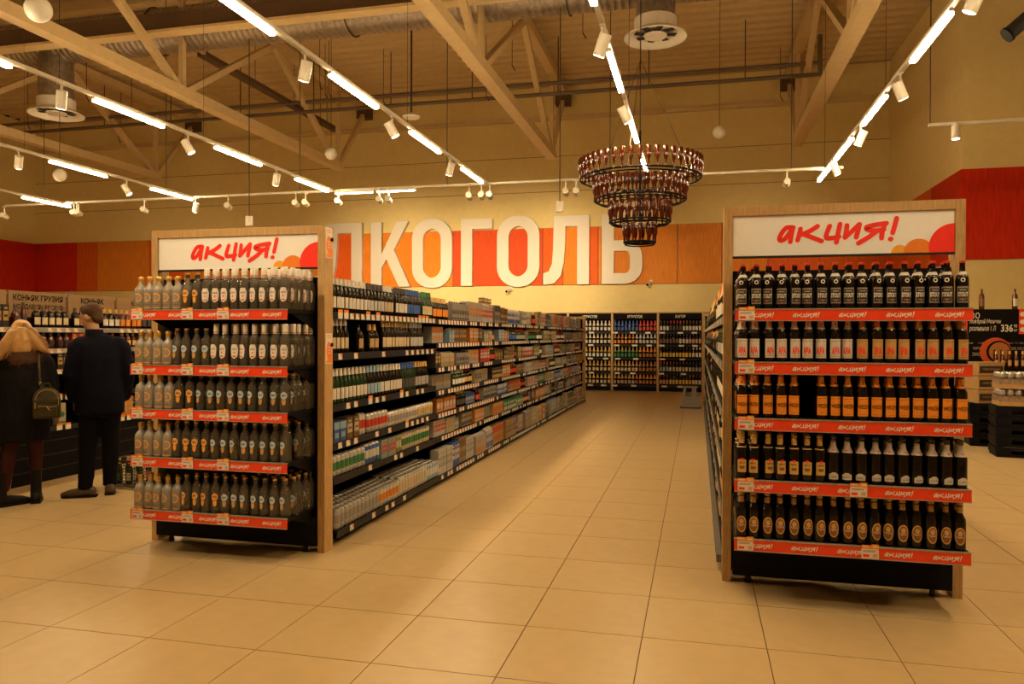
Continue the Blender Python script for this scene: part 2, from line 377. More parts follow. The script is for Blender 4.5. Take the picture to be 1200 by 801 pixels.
# ------------------------------------------------------------------ ceiling deck, trusses, ducts, pipes
mb = MB(); prof = []; y = FY
while y < WY:
    prof += [(y, CZ), (y+.16, CZ), (y+.20, CZ+.07), (y+.36, CZ+.07)]; y += .40
prof.append((WY, CZ))
for (ya, za), (yb, zb) in zip(prof, prof[1:]): mb.poly([(LX, ya, za), (LX, yb, zb), (RX, yb, zb), (RX, ya, za)], M_ceil)
mb.box(LX, RX, FY, WY, CZ+.12, CZ+.2, M_ceil)
struct(mb.build('ceiling'))
TZ = 6.2
for x, nm in ((-3.72, 'over the clear bottle rack aisle'), (2.32, 'above the beer rack'), (-9.78, 'above the cognac shelves'), (-15.7, 'farthest from the racks'), (8.3, 'beyond the beer rack')):
    t = thing('roof_truss', 'cream steel roof truss '+nm, 'truss', (x, 0, 0), 0, 'roof trusses')
    MB().box(-.12, .12, -7, 19.6, TZ-.10, TZ+.10, M_steel).build('bottom_chord', t)
    MB().box(-.11, .11, -7, 21.38, 8.3, 8.5, M_steel).build('top_chord', t)
    MB().beam((0, 19.5, TZ), (0, 21.35, 8.3), .12, .12, M_steel).build('diagonal', t)
    for yb in (19.5, 12.9, 6.3, -.3):
        MB().box(-.05, .05, yb-.05, yb+.05, TZ, 8.35, M_steel).build('strut', t)
        MB().beam((0, yb, TZ), (0, yb-3.3, 8.35), .13, .12, M_steel).build('diagonal', t)
        if yb < 19: MB().beam((0, yb, TZ), (0, yb+3.3, 8.35), .13, .12, M_steel).build('diagonal', t)
    MB().box(-.20, .20, 21.1, 21.4, 8.0, 8.32, M_dsteel).build('bearing', t)
t = thing('cross_beam', 'dark brown steel cross beam with pale lower flange under the deck', 'beam', (0, 12.3, 7.1))
MB().box(LX, 3.4, -.03, .03, .06, .40, M_dsteel).build('web', t); MB().box(LX, 3.4, -.13, .13, 0, .05, M_steel).build('flange', t)
t = thing('cross_beam', 'dark brown roof beam nearest the camera in the upper corner', 'beam', (0, 9.0, 7.9))
MB().box(LX, -3.0, -.03, .03, .06, .40, M_dsteel).build('web', t); MB().box(LX, -3.0, -.13, .13, 0, .05, M_dsteel).build('flange', t)
# spiral duct with two drops
DY, DZ, DR = 13.15, 7.55, .42
t = thing('ventilation_duct', 'long round galvanised spiral duct running across under the roof', 'duct', (0, DY, DZ))
mb = MB(); n = 20; xs = []; x = -21.9
while x < 13.9: xs += [(x, DR), (x+.09, DR), (x+.10, DR+.012), (x+.115, DR+.012)]; x += .125
base = len(mb.v); k = mb.mi(M_galv)
for xx, rr in xs:
    for i in range(n): a = 2*PI*i/n; mb.v.append((xx, rr*math.cos(a), rr*math.sin(a)))
for j in range(len(xs)-1):
    for i in range(n): mb.f.append((j*n+i, (j+1)*n+i, (j+1)*n+(i+1)%n, j*n+(i+1)%n)); mb.m.append(k)
mb.build('duct_body', t, 50)
for xx in (-17, -10.5, -6.3, -2.2, 1.5): 
    ring = [(xx, (DR+.03)*math.cos(2*PI*i/24), (DR+.03)*math.sin(2*PI*i/24)) for i in range(25)]
    MB().path(ring, .016, M_wire, 5).build('duct_strap', t)
for (u, v), lab in (((66, 135), 'round ceiling diffuser on a duct drop above the cognac shelves'), ((768, 45), 'round ceiling diffuser on a duct drop above the chandelier')):
    p = atY(u, v, DY); h = DZ-p.z
    t = thing('air_diffuser', lab, 'diffuser', (p.x, DY, p.z), 0, 'round air diffusers')
    MB().lathe([(.33, .28), (.33, .55), (.342, .56), (.342, .60), (.33, .61), (.33, h-.1)], M_galv, 24).build('drop_duct', t, 40)
    MB().lathe([(.36, .10), (.36, .32)], M_white, 24).build('collar', t, 40)
    MB().lathe([(.36, .10), (.38, .06), (.52, 0), (.53, .015), (.40, .08), (.37, .12)], M_white, 28, cap=False).build('flare', t, 50)
    MB().lathe([(.02, .02), (.18, .02), (.20, .05), (.02, .07)], M_white, 20).build('core_disc', t, 40)
    for i in range(8):
        a = i*PI/4; MB().beam((.1*math.cos(a), .1*math.sin(a), .06), (.35*math.cos(a+.3), .35*math.sin(a+.3), .07), .10, .012, M_dkgrey).build('vane', t)
# sprinkler pipes
for yy, zz, lab in ((17.6, 7.42, 'upper of two long grey pipes crossing under the roof'), (17.6, 7.17, 'lower of two long grey pipes crossing under the roof')):
    t = thing('sprinkler_pipe', lab, 'pipe', (0, yy, zz), 0, 'pipes under the roof')
    MB().tube((-21.8, 0, 0), (2.6, 0, 0), .045, .045, M_pipe, 10).build('pipe_run', t, 40)
    for k in range(11): MB().tube((-20+k*2.1, 0, .04), (-20+k*2.1, 0, 8.5-zz), .012, .012, M_wire, 5).build('hanger', t)
    if zz > 7.3: MB().tube((2.55, 0, -.25), (2.55, 0, .6), .05, .05, M_pipe, 8).build('riser', t)
for k in range(16):
    x = -18+R.random()*20; yy = 13.8+R.random()*6; zb = 7.3+R.random()*.3-.15
    t = MB().tube((0, 0, 0), (0, 0, 8.665-zb), .008, .008, M_wire, 5).tube((0, 0, 0), (.07, 0, -.12), .012, .012, M_wire, 5).build('hanger_rod', None, None, (x, yy, zb))
    tag(t, 'thin hooked wire hanging from the roof deck', 'hanger', 'hooked wires under the roof deck')
ra, rb = atZ(242, 65, 7.4), atZ(395, 155, 7.4)
t = thing('cable_tray', 'dark steel cable tray under the roof between two trusses', 'cable tray', (rb.x, ra.y, 7.4))
MB().box(-.10, .10, 0, rb.y-ra.y, 0, .02, M_dsteel).build('tray_floor', t)
for s in (-1, 1): MB().box(s*.10-.01, s*.10+.01, 0, rb.y-ra.y, 0, .09, M_dsteel).build('tray_side', t)
for k in range(4): MB().tube((0, .2+k*1.8, .02), (0, .2+k*1.8, 1.2), .008, .008, M_wire, 5).build('hanger', t)
p = atY(482, 138, 14)
t = thing('smoke_detector', 'white disc detector on a long dark rod under the roof', 'detector', (p.x, 14, p.z))
MB().lathe([(.16, 0), (.17, .03), (.08, .08), (.03, .1)], M_white, 18).build('head', t, 40); MB().tube((0, 0, .1), (0, 0, 8.58-p.z), .02, .02, M_wire, 6).build('rod', t)
for u, v, yy, rad, lab in ((45, 11, 6.2, .125, 'large white globe in the upper corner by the roof truss'), (388, 180, 14.4, .125, 'white globe hanging at the end of the cognac side truss'), (843, 155, 16, .13, 'pale globe hanging over the orange wall beside the chandelier'), (70, 205, 12.6, .125, 'small pale globe hanging above the cognac shelves')):
    p = atY(u, v, yy); t = thing('pendant_globe', lab, 'globe', p, 0, 'hanging globes')
    MB().sph((0, 0, 0), rad, M_white, 22, 14).build('globe', t, 60); MB().tube((0, 0, rad), (0, 0, 8.58-p.z), .006, .006, M_wire, 5).build('cord', t)

# ------------------------------------------------------------------ light tracks, tubes and spotlights
LZT = 4.2
def track(xx, y0, y1, tubes, label, step=2.27):
    t = thing('light_track', label, 'track light', (xx, 0, LZT), 0, 'light tracks')
    MB().box(-.022, .022, y0, y1, .035, .075, M_white).build('rail', t)
    for ya, yb in tubes:
        h = MB().box(-.0175, .0175, ya-.02, yb+.02, .008, .036, M_white).build('tube_housing', t)
        MB().box(-.026, .026, ya, yb, -.016, .0085, M_tube).build('lit_tube', h)
    yy = y0+.8
    while yy < y1: MB().tube((0, yy, .07), (0, yy, 8.55-LZT), .003, .003, M_wire, 4).build('hanger', t); yy += 4.2
    return t
def tb(last, n, L=1.16, st=2.27): return [(last-st*k-L, last-st*k) for k in range(n)]
track(-.83, 0.2, 13.3, tb(13.0, 5), 'light track above the middle of the aisle over the chandelier')
track(-3.72, 0.2, 13.3, tb(12.95, 5), 'light track running above the clear bottle rack')
track(-6.78, 0.2, 13.3, tb(13.1, 5), 'light track above the aisle where the two people stand')
track(-9.87, 0.2, 13.3, tb(13.3, 5), 'light track behind the cognac shelves, fourth from the beer rack', )
track(-13.0, 2, 13.6, tb(13.5, 5), 'light track farthest off towards the deep red wall panels')
track(2.04, 0.1, 14.2, [(12.96, 14.12), (11.2, 12.45), (9.3, 10.5), (7.05, 8.2), (4.8, 5.95), (2.5, 3.65)], 'light track above the beer rack')
track(5.2, 0.2, 9, tb(8.6, 3), 'light track beyond the beer rack outside the picture')
t = thing('cross_track', 'long white cross track carrying many small spotlights before the big letters', 'track light', (0, 13.35, LZT))
MB().box(-14.5, 2.3, -.022, .022, .035, .075, M_white).build('rail', t)
for k in range(6): MB().tube((-13.5+3*k, 0, .07), (-13.5+3*k, 0, 8.55-LZT), .008, .008, M_wire, 5).build('hanger', t)
for xa in (-6.75, -5.9): 
    h = MB().box(xa, xa+.78, -.034, .034, 0, .036, M_white).build('tube_housing', t); MB().box(xa+.02, xa+.76, -.024, .024, -.012, .001, M_tube).build('lit_tube', h)
t = thing('side_track', 'short white ceiling track beyond the beer rack in front of the red panels', 'track light', (0, 11.8, atY(1088, 147, 11.8).z-.05))
STZ = atY(1088, 147, 11.8).z-.05; STX = atY(1088, 147, 11.8).x
MB().box(STX, 7.2, -.022, .022, .035, .075, M_white).build('rail', t)
for xx in (STX+.02, 6.8): MB().tube((xx, 0, .07), (xx, 0, 8.55-STZ), .008, .008, M_wire, 5).build('hanger', t)

def spot(u, v, z, aim, label, power, tx=None, ty=None, tz=LZT):
    p = atZ(u, v, z) if u is not None else Vector((tx, ty, z))
    if tx is not None: p.x = tx
    if ty is not None: p.y = ty
    t = thing('track_spotlight', label, 'spotlight', p, 0, 'white track spotlights')
    d = (Vector(aim)-p).normalized()
    MB().tube(-d*.10, d*.09, .055, .055, M_white, 14).build('housing', t, 40)
    MB().tube(d*.09, d*.095, .046, .046, M_lens, 14).build('lens', t)
    top = max(.06, tz+.04-p.z)
    MB().tube((0, 0, 0), (0, 0, top), .014, .014, M_white, 6).box(-.02, .02, -.05, .05, top-.015, top+.015, M_white).build('bracket', t)
    if power:
        ld = bpy.data.lights.new('spot_beam', 'SPOT'); ld.energy = power; ld.color = SPOT_COL; ld.spot_size = math.radians(46); ld.spot_blend = .9; ld.shadow_soft_size = .05
        lo = bpy.data.objects.new('spot_beam', ld); COL.objects.link(lo); lo.parent = t; lo.location = d*.11
        lo.rotation_euler = d.to_track_quat('-Z', 'Y').to_euler()
ZS = 4.06
runs = {'on the track above the clear bottle rack': (-3.72, [(365, 83), (461, 152), (532, 198)]),
        'on the track above the two people': (-6.78, [(85, 116), (222, 172), (332, 210)]),
        'on the track behind the cognac shelves': (-9.87, [(25, 190), (157, 222), (233, 243)]),
        'on the aisle track near the chandelier': (-.83, [(712, 53), (730, 135)]),
        'on the track above the beer rack': (2.04, [(1143, 0), (1045, 107), (1008, 162), (977, 198)])}
for where, (txx, L) in runs.items():
    for i, (u, v) in enumerate(L):
        p = atZ(u, v, ZS); ax = p.x+(1.4 if i % 2 else -1.2)
        spot(u, v, ZS, (ax, p.y+.8, 1.2), 'white cylinder spotlight, %s from the camera, %s' % (nth(i), where), SPOT_W*.35, txx)
XL = [(3, 232), (6, 253), (95, 251), (106, 252), (178, 248), (268, 242), (342, 237), (355, 237), (390, 234), (439, 232), (451, 232), (545, 227), (559, 226), (568, 225), (660, 222), (672, 221), (922, 214)]
for i, (u, v) in enumerate(XL):
    p = atZ(u, v, 4.04); ax = p.x*1.22
    pw = SPOT_W*(2.1 if 430 < u < 640 else 2.0 if u > 640 else 2.0 if u > 340 else .45)
    spot(u, v, 4.04, (ax-.2, WY, 3.0), 'small white spotlight, %s along the cross track before the big letters' % nth(i), pw, None, 13.35)
p = atY(1120, 155, 11.8)
spot(1120, 155, p.z, (p.x, 11.7, 0), 'white spotlight alone on the short track by the red panels', SPOT_W*.3, None, 11.8, STZ)
spot(None, None, ZS, (-3.1, 4.6, 1.55), 'added unseen spotlight above the picture aimed at the clear bottle rack sign', SPOT_W*1.15, -3.72, 1.9)  # unseen lamp, added to brighten the spirit rack and its sign
spot(None, None, ZS, (.85, 4.5, 1.3), 'added unseen spotlight above the picture aimed at the beer rack', SPOT_W*.55, 2.04, 1.9)  # unseen lamp, added as front light on the beer rack
t = thing('projector', 'dark glossy cylinder lamp in the upper corner by the beer rack', 'lamp', atY(1186, 30, 9))
MB().tube((-.05, 0, -.10), (.35, 0, .25), .075, .075, M_dkgrey, 14).tube((-.052, 0, -.102), (-.03, 0, -.084), .085, .085, M_black, 14).build('housing', t, 40)
MB().tube((.15, 0, .1), (.15, 0, 3.0), .012, .012, M_wire, 6).build('rod', t)
for u, v, lab in ((656, 240, 'small white tag sensor hanging over the second letter Л'), (292, 257, 'small white sensor hanging on a rod over the clear bottle rack')):
    p = atY(u, v, 13.0); t = thing('hanging_sensor', lab, 'sensor', p, 0, 'hanging sensors')
    MB().box(-.06, .06, -.03, .03, -.12, .06, M_white).build('body', t); MB().tube((0, 0, .06), (0, 0, 8.55-p.z), .010, .010, M_wire, 5).build('rod', t)

# ------------------------------------------------------------------ bottle chandelier
CX, CY = atY(750, 208, 10.9).x, 10.9
CT = [(3.72, .845, 46), (3.42, .64, 36), (3.11, .425, 24), (2.82, .22, 13)]
t = thing('bottle_chandelier', 'four-tiered chandelier of upturned brown bottles on black rings', 'chandelier', (CX, CY, 0))
bt = MB().lathe([(.012, -.01), (.013, .07), (.030, .115), (.031, .25), (.026, .262)], M_amber, 10).mesh('bottle', 50)
for z, r, n in CT:
    MB().path([(r*math.cos(2*PI*i/48), r*math.sin(2*PI*i/48), z) for i in range(49)], .014, M_black, 6).build('ring', t)
    MB().path([(r*.93*math.cos(2*PI*i/48), r*.93*math.sin(2*PI*i/48), z-.03) for i in range(49)], .010, M_black, 6).build('ring', t)
    for k in range(n):
        a = 2*PI*k/n; link('bottle', bt, t, (r*math.cos(a), r*math.sin(a), z+.01))
    for k in range(8): a = k*PI/4; MB().tube((r*math.cos(a), r*math.sin(a), z), (0, 0, z+.02), .008, .008, M_black, 5).build('spoke', t)
MB().tube((0, 0, 2.80), (0, 0, 4.4), .014, .014, M_black, 8).build('stem', t); MB().tube((0, 0, 4.4), (0, 0, 8.58), .008, .008, M_wire, 6).build('cable', t)
for k in range(3): a = .4+k*2*PI/3; MB().tube((.84*math.cos(a), .84*math.sin(a), 3.73), (0, 0, 5.4), .005, .005, M_wire, 5).build('stay_wire', t)

# ------------------------------------------------------------------ bottles with parts (racks)
def shape(mb, r, rows, mat, cols=5, ang=0.0):      # label outline: rows of (z, half width) bent round radius r, front at -y
    k = mb.mi(mat); n = len(mb.v)
    for z, hw in rows:
        for i in range(cols+1):
            a = (-hw+2*hw*i/cols)/r+ang; mb.v.append((r*math.sin(a), -r*math.cos(a), z))
    for j in range(len(rows)-1):
        for i in range(cols): b = n+j*(cols+1)+i; mb.f.append((b, b+1, b+cols+2, b+cols+1)); mb.m.append(k)
    return mb
def disc_rows(cz, rz, rx, n=8): return [(cz+rz*math.sin(-PI/2+PI*i/n), max(.0005, rx*math.cos(-PI/2+PI*i/n))) for i in range(n+1)]
def ring(mb, r, cz, ro, ri, mat, a0=0, a1=2*PI, n=20):
    k = mb.mi(mat); b = len(mb.v)
    for i in range(n+1):
        a = a0+(a1-a0)*i/n
        for q in (ri, ro): x = q*math.cos(a); mb.v.append((r*math.sin(x/r), -r*math.cos(x/r), cz+q*math.sin(a)))
    for i in range(n): j = b+2*i; mb.f.append((j, j+1, j+3, j+2)); mb.m.append(k)
    return mb
BEER = [(.027, 0), (.0320, .005), (.0326, .012), (.0326, .150), (.0305, .166), (.021, .186), (.0148, .200), (.0130, .236), (.0145, .238), (.0145, .245)]
def rad(z):
    for (r0, z0), (r1, z1) in zip(BEER, BEER[1:]):
        if z0 <= z <= z1: return r0+(r1-r0)*(z-z0)/max(1e-6, z1-z0)
    return BEER[-1][0]
def nk(N, za, zb, mat): N.lathe([(rad(z)+.0007, z) for z in sorted([za, zb]+[q for _, q in BEER if za < q < zb])], mat, 14, cap=False)
def beer(key):
    b = MB().lathe(BEER, M_beer, 14).build('beer_bottle', None, 45); L = MB(); N = MB(); C = MB(); T = None
    C.lathe([(.0150, .240), (.0158, .244), (.0150, .252), (.010, .2535)], pc({'stout': (.55, .03, .02), 'apa': (.6, .55, .5), 'ipa': (.5, .28, .1), 'weizen': (.7, .25, .03), 'gold': (.6, .38, .1), 'silver': (.08, .07, .06), 'goat': (.5, .3, .08)}[key], .35), 12)
    rl = .0332
    if key == 'stout':
        shape(L, rl, [(.028, .030), (.118, .030)], pc((.030, .026, .024)))
        g = pc((.34, .30, .25))
        for z0, z1, hw in ((.032, .036, .027), (.108, .114, .027), (.048, .051, .018), (.094, .100, .016)): shape(L, rl+.0003, [(z0, hw), (z1, hw)], g)
        for a in (-1, 1): shape(L, rl+.0003, [(.036, .0012), (.110, .0012)], g, 1, a*.026/rl)
        shape(L, rl+.0004, [(.042, .004), (.047, .004)], M_redp, 1)
        T = wrap(text_mb('STOUT', .052, .024, M_chalk, .035), rl+.0006, .074)
        nk(N, .178, .194, pc((.50, .45, .39)))
        ring(N, .0332, .150, .0115, .0065, M_chalk, 0, 2*PI, 14)
    elif key in ('apa', 'ipa', 'weizen'):
        col = {'apa': (.62, .56, .50), 'ipa': (.52, .30, .11), 'weizen': (.80, .27, .02)}[key]
        shape(L, rl, [(.026, .031), (.130, .031)], pc(col)); shape(L, rl+.0003, [(.118, .029), (.1195, .029)], M_ink); shape(L, rl+.0003, [(.036, .029), (.0372, .029)], M_ink if key != 'weizen' else pc((.35, .1, .01)))
        nk(N, .184, .234, pc(col))
        if key == 'weizen':
            T = wrap(text_mb('WEIZEN', .056, .021, M_ink, .008), rl+.0010, .078)
            shape(N, .0170, [(.194, .005), (.203, .004)], M_ink, 2)
        else:
            T = wrap(text_mb('APA' if key == 'apa' else 'IPA', .044 if key == 'apa' else .036, .042, M_redp, .03), rl+.0006, .066)
            shape(N, .0160, [(.202, .006), (.220, .005)], M_redp, 2)
    elif key == 'gold':
        shape(L, rl, [(.040, .024), (.044, .0255), (.106, .0255), (.110, .022), (.113, .010)], pc((.62, .38, .10))); shape(L, rl+.0004, disc_rows(.112, .008, .008), M_redp)
        shape(L, rl+.0004, [(.060, .010), (.070, .016), (.076, .012)], pc((.18, .10, .03)))
        T = wrap(text_mb('AMSTEL', .036, .010, M_ink, .01), rl+.0006, .093)
        nk(N, .200, .237, pc((.66, .42, .12))); nk(N, .178, .183, pc((.66, .42, .12)))
    elif key == 'silver':
        shape(L, rl, [(.022, .026), (.048, .026), (.054, .016), (.060, .008)], pc((.58, .54, .48)))
        T = wrap(text_mb('LAGER', .036, .007, M_ink), rl+.0006, .036)
        nk(N, .168, .230, pc((.50, .45, .40), .3)); shape(N, .0262, [(.179, .010), (.184, .010)], M_redp, 3)
    elif key == 'goat':
        shape(L, rl, disc_rows(.080, .046, .028), pc((.62, .35, .09))); shape(L, rl+.0003, disc_rows(.080, .039, .0225), pc((.22, .085, .02))); shape(L, rl+.0005, disc_rows(.094, .015, .012, 6), pc((.55, .34, .14)))
        shape(L, rl+.0005, [(.068, .024), (.079, .025)], pc((.20, .07, .02)))
        T = wrap(text_mb('Popovic', .042, .012, M_chalk, .01, shear=.2), rl+.0008, .074)
        nk(N, .200, .232, pc((.40, .23, .07)))
    l = L.build('label', b, 40); N.build('neck_label', b, 40); C.build('cap', b, 40)
    if T: T.build('lettering', l)
    return b
FROST = [(.036, 0), (.0405, .006), (.042, .015), (.042, .128), (.0395, .146), (.028, .163), (.0165, .174), (.0145, .205)]
CLW = [(.033, 0), (.0365, .005), (.037, .012), (.037, .165), (.034, .185), (.022, .203), (.0150, .215), (.0145, .235)]
CLR = [(.032, 0), (.0355, .005), (.036, .012), (.036, .150), (.0325, .172), (.020, .192), (.0140, .206), (.0135, .240)]
M_lblue = pc((.42, .55, .68)); M_lor = pc((.80, .34, .04)); M_lw = pc((.74, .67, .60))
def spirit(key):
    L2 = MB()
    if key == 'frost':
        b = MB().lathe(FROST, M_frost, 16).build('spirit_bottle', None, 45); L = MB(); r = .0427
        ring(L, r, .086, .0290, .0215, M_lor, -2.2, 2.2, 22); ring(L, r, .086, .0185, .0, pc((.30, .26, .22)), 0, 2*PI, 14); shape(L, r, [(.014, .034), (.0185, .034)], M_lor)
        T = wrap(text_mb('озера', .036, .007, M_ink), r+.0003, .036)
        C = MB().lathe([(.0165, .190), (.0165, .199), (.0150, .200), (.0150, .206), (.0185, .207), (.0185, .222), (.015, .229)], M_gold, 14)
    elif key == 'white':
        b = MB().lathe(CLW, M_clear, 16).build('spirit_bottle', None, 45); L = MB(); r = .0376
        shape(L, r, [(.050, .002), (.056, .012), (.064, .021), (.085, .024), (.115, .026), (.135, .020), (.143, .014)], M_lw)
        shape(L, r+.0004, [(.060, .003), (.066, .014), (.069, .014), (.063, .003)], pc((.45, .08, .04))); shape(L, r+.0004, disc_rows(.090, .006, .005, 5), M_redp)
        T = wrap(text_mb('ХОРТА', .036, .010, M_ink, .02), r+.0006, .112)
        C = MB().lathe([(.0175, .214), (.0180, .216), (.0180, .276), (.0165, .279)], M_capw, 14); C.lathe([(.0183, .221), (.0183, .226)], pc((.5, .12, .06)), 14, cap=False)
    else:
        b = MB().lathe(CLR, M_clear, 16).build('spirit_bottle', None, 45); L = MB(); r = .0366
        c = M_lor if key == 'orange' else M_lblue
        shape(L, r, disc_rows(.112, .024, .022), c); shape(L2, r, [(.048, .002), (.058, .011), (.086, .013)], c if key == 'orange' else pc((.52, .30, .10)))
        ring(L, r+.0004, .112, .0205, .0185, M_lw, 0, 2*PI, 18)
        T = wrap(text_mb('пять', .030, .010, M_ink, .02), r+.0008, .112)
        C = MB().lathe([(.0150, .214), (.0152, .236), (.0160, .238), (.0160, .246), (.013, .249)], [M_capdk, M_gold, M_gold, M_gold], 14)
    l = L.build('label', b, 40); C.build('cap', b, 40); T.build('lettering', l)
    if L2.v: L2.build('lower_label', b, 40)
    return b

# ------------------------------------------------------------------ promotion racks
def tag_mesh(w=.085, h=.052, hd=.024):
    m = MB().box(-w/2, w/2, -.003, 0, 0, h, M_paper); m.box(-w/2, w*.08, -.0035, 0, h, h+hd*.8, M_orp); m.box(w*.08, w/2, -.0045, 0, h, h+hd, pc((.85, .33, .03)))
    for z in (.78, .68): m.poly([(-w*.42, -.0034, h*z), (w*.30, -.0034, h*z), (w*.30, -.0034, h*z+.003), (-w*.42, -.0034, h*z+.003)], pc((.25, .22, .2)))
    m.poly([(-w*.42, -.0034, h*.15), (-w*.06, -.0034, h*.15), (-w*.06, -.0034, h*.42), (-w*.42, -.0034, h*.42)], M_redp)
    m.poly([(w*.15, -.0034, h*.12), (w*.42, -.0034, h*.12), (w*.42, -.0034, h*.5), (w*.15, -.0034, h*.5)], pc((.62, .36, .24)))
    for x0, x1, z in ((-w*.45, -w*.05, h+hd*.45), (w*.16, w*.42, h+hd*.5)): m.poly([(x0, -.0048, z-.003), (x1, -.0048, z-.003), (x1, -.0048, z+.003), (x0, -.0048, z+.003)], M_paper)
    return m.mesh('price_tag')
TAGM = tag_mesh(); AKS = akc_mb(.135, M_chalk, 0).mesh('strip_lettering')
def circ(cx, cz, r, W, y, mat):
    return MB().poly([(min(W, max(0, cx+r*math.cos(2*PI*i/40))), y, max(0, cz+r*math.sin(2*PI*i/40))) for i in range(40)], mat)
def rack(label, x0, x1, y0, ztop, levels, tags, sx0, sx1, sign, sticker):
    t = thing('promotion_rack', label, 'display rack', ((x0+x1)/2, y0, 0), 0, 'promotion racks')
    cx = (x0+x1)/2; a, b = x0-cx, x1-cx; PW = .052; D = .12
    MB().box(a, a+PW, 0, D, 0, ztop, M_wood).build('post', t); MB().box(b-PW, b, 0, D, 0, ztop, M_wood).build('post', t)
    MB().box(a+PW, b-PW, 0, D, ztop-.055, ztop, M_wood).build('top_beam', t)
    MB().box(a+PW, b-PW, .07, .10, .05, 1.90, M_black).build('back_panel', t)
    z0, z1 = sign; W = b-a-2*PW-.004; H = z1-z0
    s = MB().box(a+PW+.002, b-PW-.002, .012, .03, z0, z1, M_signw).build('sign_board', t)
    ox = a+PW+.002; k = W/1379.0
    w_ = akc_mb(.66*W/1.22, M_redp, .0105, ox+W*.485, z0+H*.52, 34.0).build('lettering', s)
    for j, (px_, pz_, pr, m) in enumerate(((832+224, 2, 52, M_yelp), (945+224, 0, 92, M_orp), (1155+224, 35, 152, M_redp))):
        c = circ(px_*k, pz_*k, pr*k, W, .0108-.0004*j, m).build('circle_print', s); c.location = (ox, 0, z0)
    MB().box(a+PW, b-PW, .005, .035, z0-.012, z0, M_dkgrey).build('sign_rail', t)
    MB().box(a+PW+.01, b-PW-.01, -.03, .10, .05, .24, M_black).build('base', t)
    for fx in (a+PW+.1, b-PW-.1):
        MB().tube((fx, .02, 0), (fx, .02, .06), .02, .012, M_dkgrey, 8).build('foot', t)
    FYL = 4.40-y0; sa, sb = sx0-cx, sx1-cx
    for i, zt in enumerate(levels):
        sh = MB().box(sa, sb, FYL+.006, .07, zt-.022, zt, M_black).build('shelf', t)
        MB().box(sa, sb, FYL, FYL+.006, zt-.062, zt-.002, M_red).build('price_strip', sh)
        MB().box(sa, sb, FYL-.003, FYL+.012, zt-.003, zt+.004, M_alum).box(sa, sb, FYL-.003, FYL+.006, zt-.066, zt-.062, M_alum).build('lip', sh)
        for xx in (sa+.01, sb-.02): MB().hexa([(xx, FYL+.1, zt-.03), (xx+.008, FYL+.1, zt-.03), (xx+.008, .07, zt-.14), (xx, .07, zt-.14)], [(xx, FYL+.1, zt-.022), (xx+.008, FYL+.1, zt-.022), (xx+.008, .07, zt-.022), (xx, .07, zt-.022)], M_black).build('bracket', sh)
        for j in range(5):
            link('strip_lettering', AKS, sh, (sa+.135+j*.235, FYL-.0015, zt-.033))
        for tx in tags[i]: link('price_tag', TAGM, sh, (sa+tx, FYL-.004, zt-.060))
    if sticker:
        for zc in (2.13, 1.40):
            q = MB().box(0, .002, .012, .108, zc-.10, zc+.11, M_paper)
            q.poly([(.0025, .06+.040*math.cos(2*PI*i/20), zc-.01+.062*math.sin(2*PI*i/20)) for i in range(20)], M_orp)
            q.poly([(.0024, .015, zc-.095), (.0024, .105, zc-.095), (.0024, .105, zc-.03), (.0024, .06, zc-.03)], M_orp)
            for zz in (.09, .075): q.poly([(.0025, .02, zc+zz), (.0025, .09, zc+zz), (.0025, .09, zc+zz+.006), (.0025, .02, zc+zz+.006)], M_orp)
            for zz in (.01, -.01, -.03): q.poly([(.0028, .04, zc+zz), (.0028, .08, zc+zz), (.0028, .08, zc+zz+.006), (.0028, .04, zc+zz+.006)], M_paper)
            q.tube((.002, .095, zc+.03), (.012, .095, zc+.03), .014, .014, M_ink, 10)
            o = q.build('sticker', t); o.location = (b, 0, 0)
    return t
LVR = [1.648, 1.355, 1.043, .700, .372]; LVL = [1.662, 1.291, .993, .668, .310]
rack('oak framed promotion rack filled with dark beer bottles', .155, 1.482, 4.82, 2.285, LVR, [(.06,), (.06,), (.06,), (.06, .64), (.06, .70)], .205, 1.392, (1.985, 2.238), False)
rack('oak framed promotion rack filled with clear and frosted spirit bottles', -3.86, -2.48, 4.75, 2.25, LVL, [(.06, .45, .72)]*5, -3.745, -2.563, (1.965, 2.205), True)

LVN = ['top', 'second', 'middle', 'fourth', 'bottom']
BDESC = {'stout': 'black STOUT beer bottle', 'apa': 'white-labelled APA beer bottle', 'ipa': 'tan-labelled IPA beer bottle', 'weizen': 'orange-labelled WEIZEN bottle', 'gold': 'gold-necked beer bottle', 'silver': 'silver-necked dark bottle', 'goat': 'bottle with oval brown label'}
BROWS = [['stout']*17, ['apa']*9+['ipa']*8, ['weizen']*5+[None]+['weizen']*11, ['gold']*7+['silver']*10, ['goat']*17]
SDESC = {'frost': 'frosted bottle with orange ring', 'white': 'clear bottle with white cap', 'orange': 'clear bottle with orange label', 'blue': 'clear bottle with light blue label'}
SROWS = [['frost']*5+['orange']*2+['white']*9, ['frost']*4+['blue']*4+['white']*8, ['frost']*4+['orange']*2+['blue']*9, ['frost']*4+['orange']*4+['blue']*8, ['frost']*5+['orange']*4+['blue']*7]
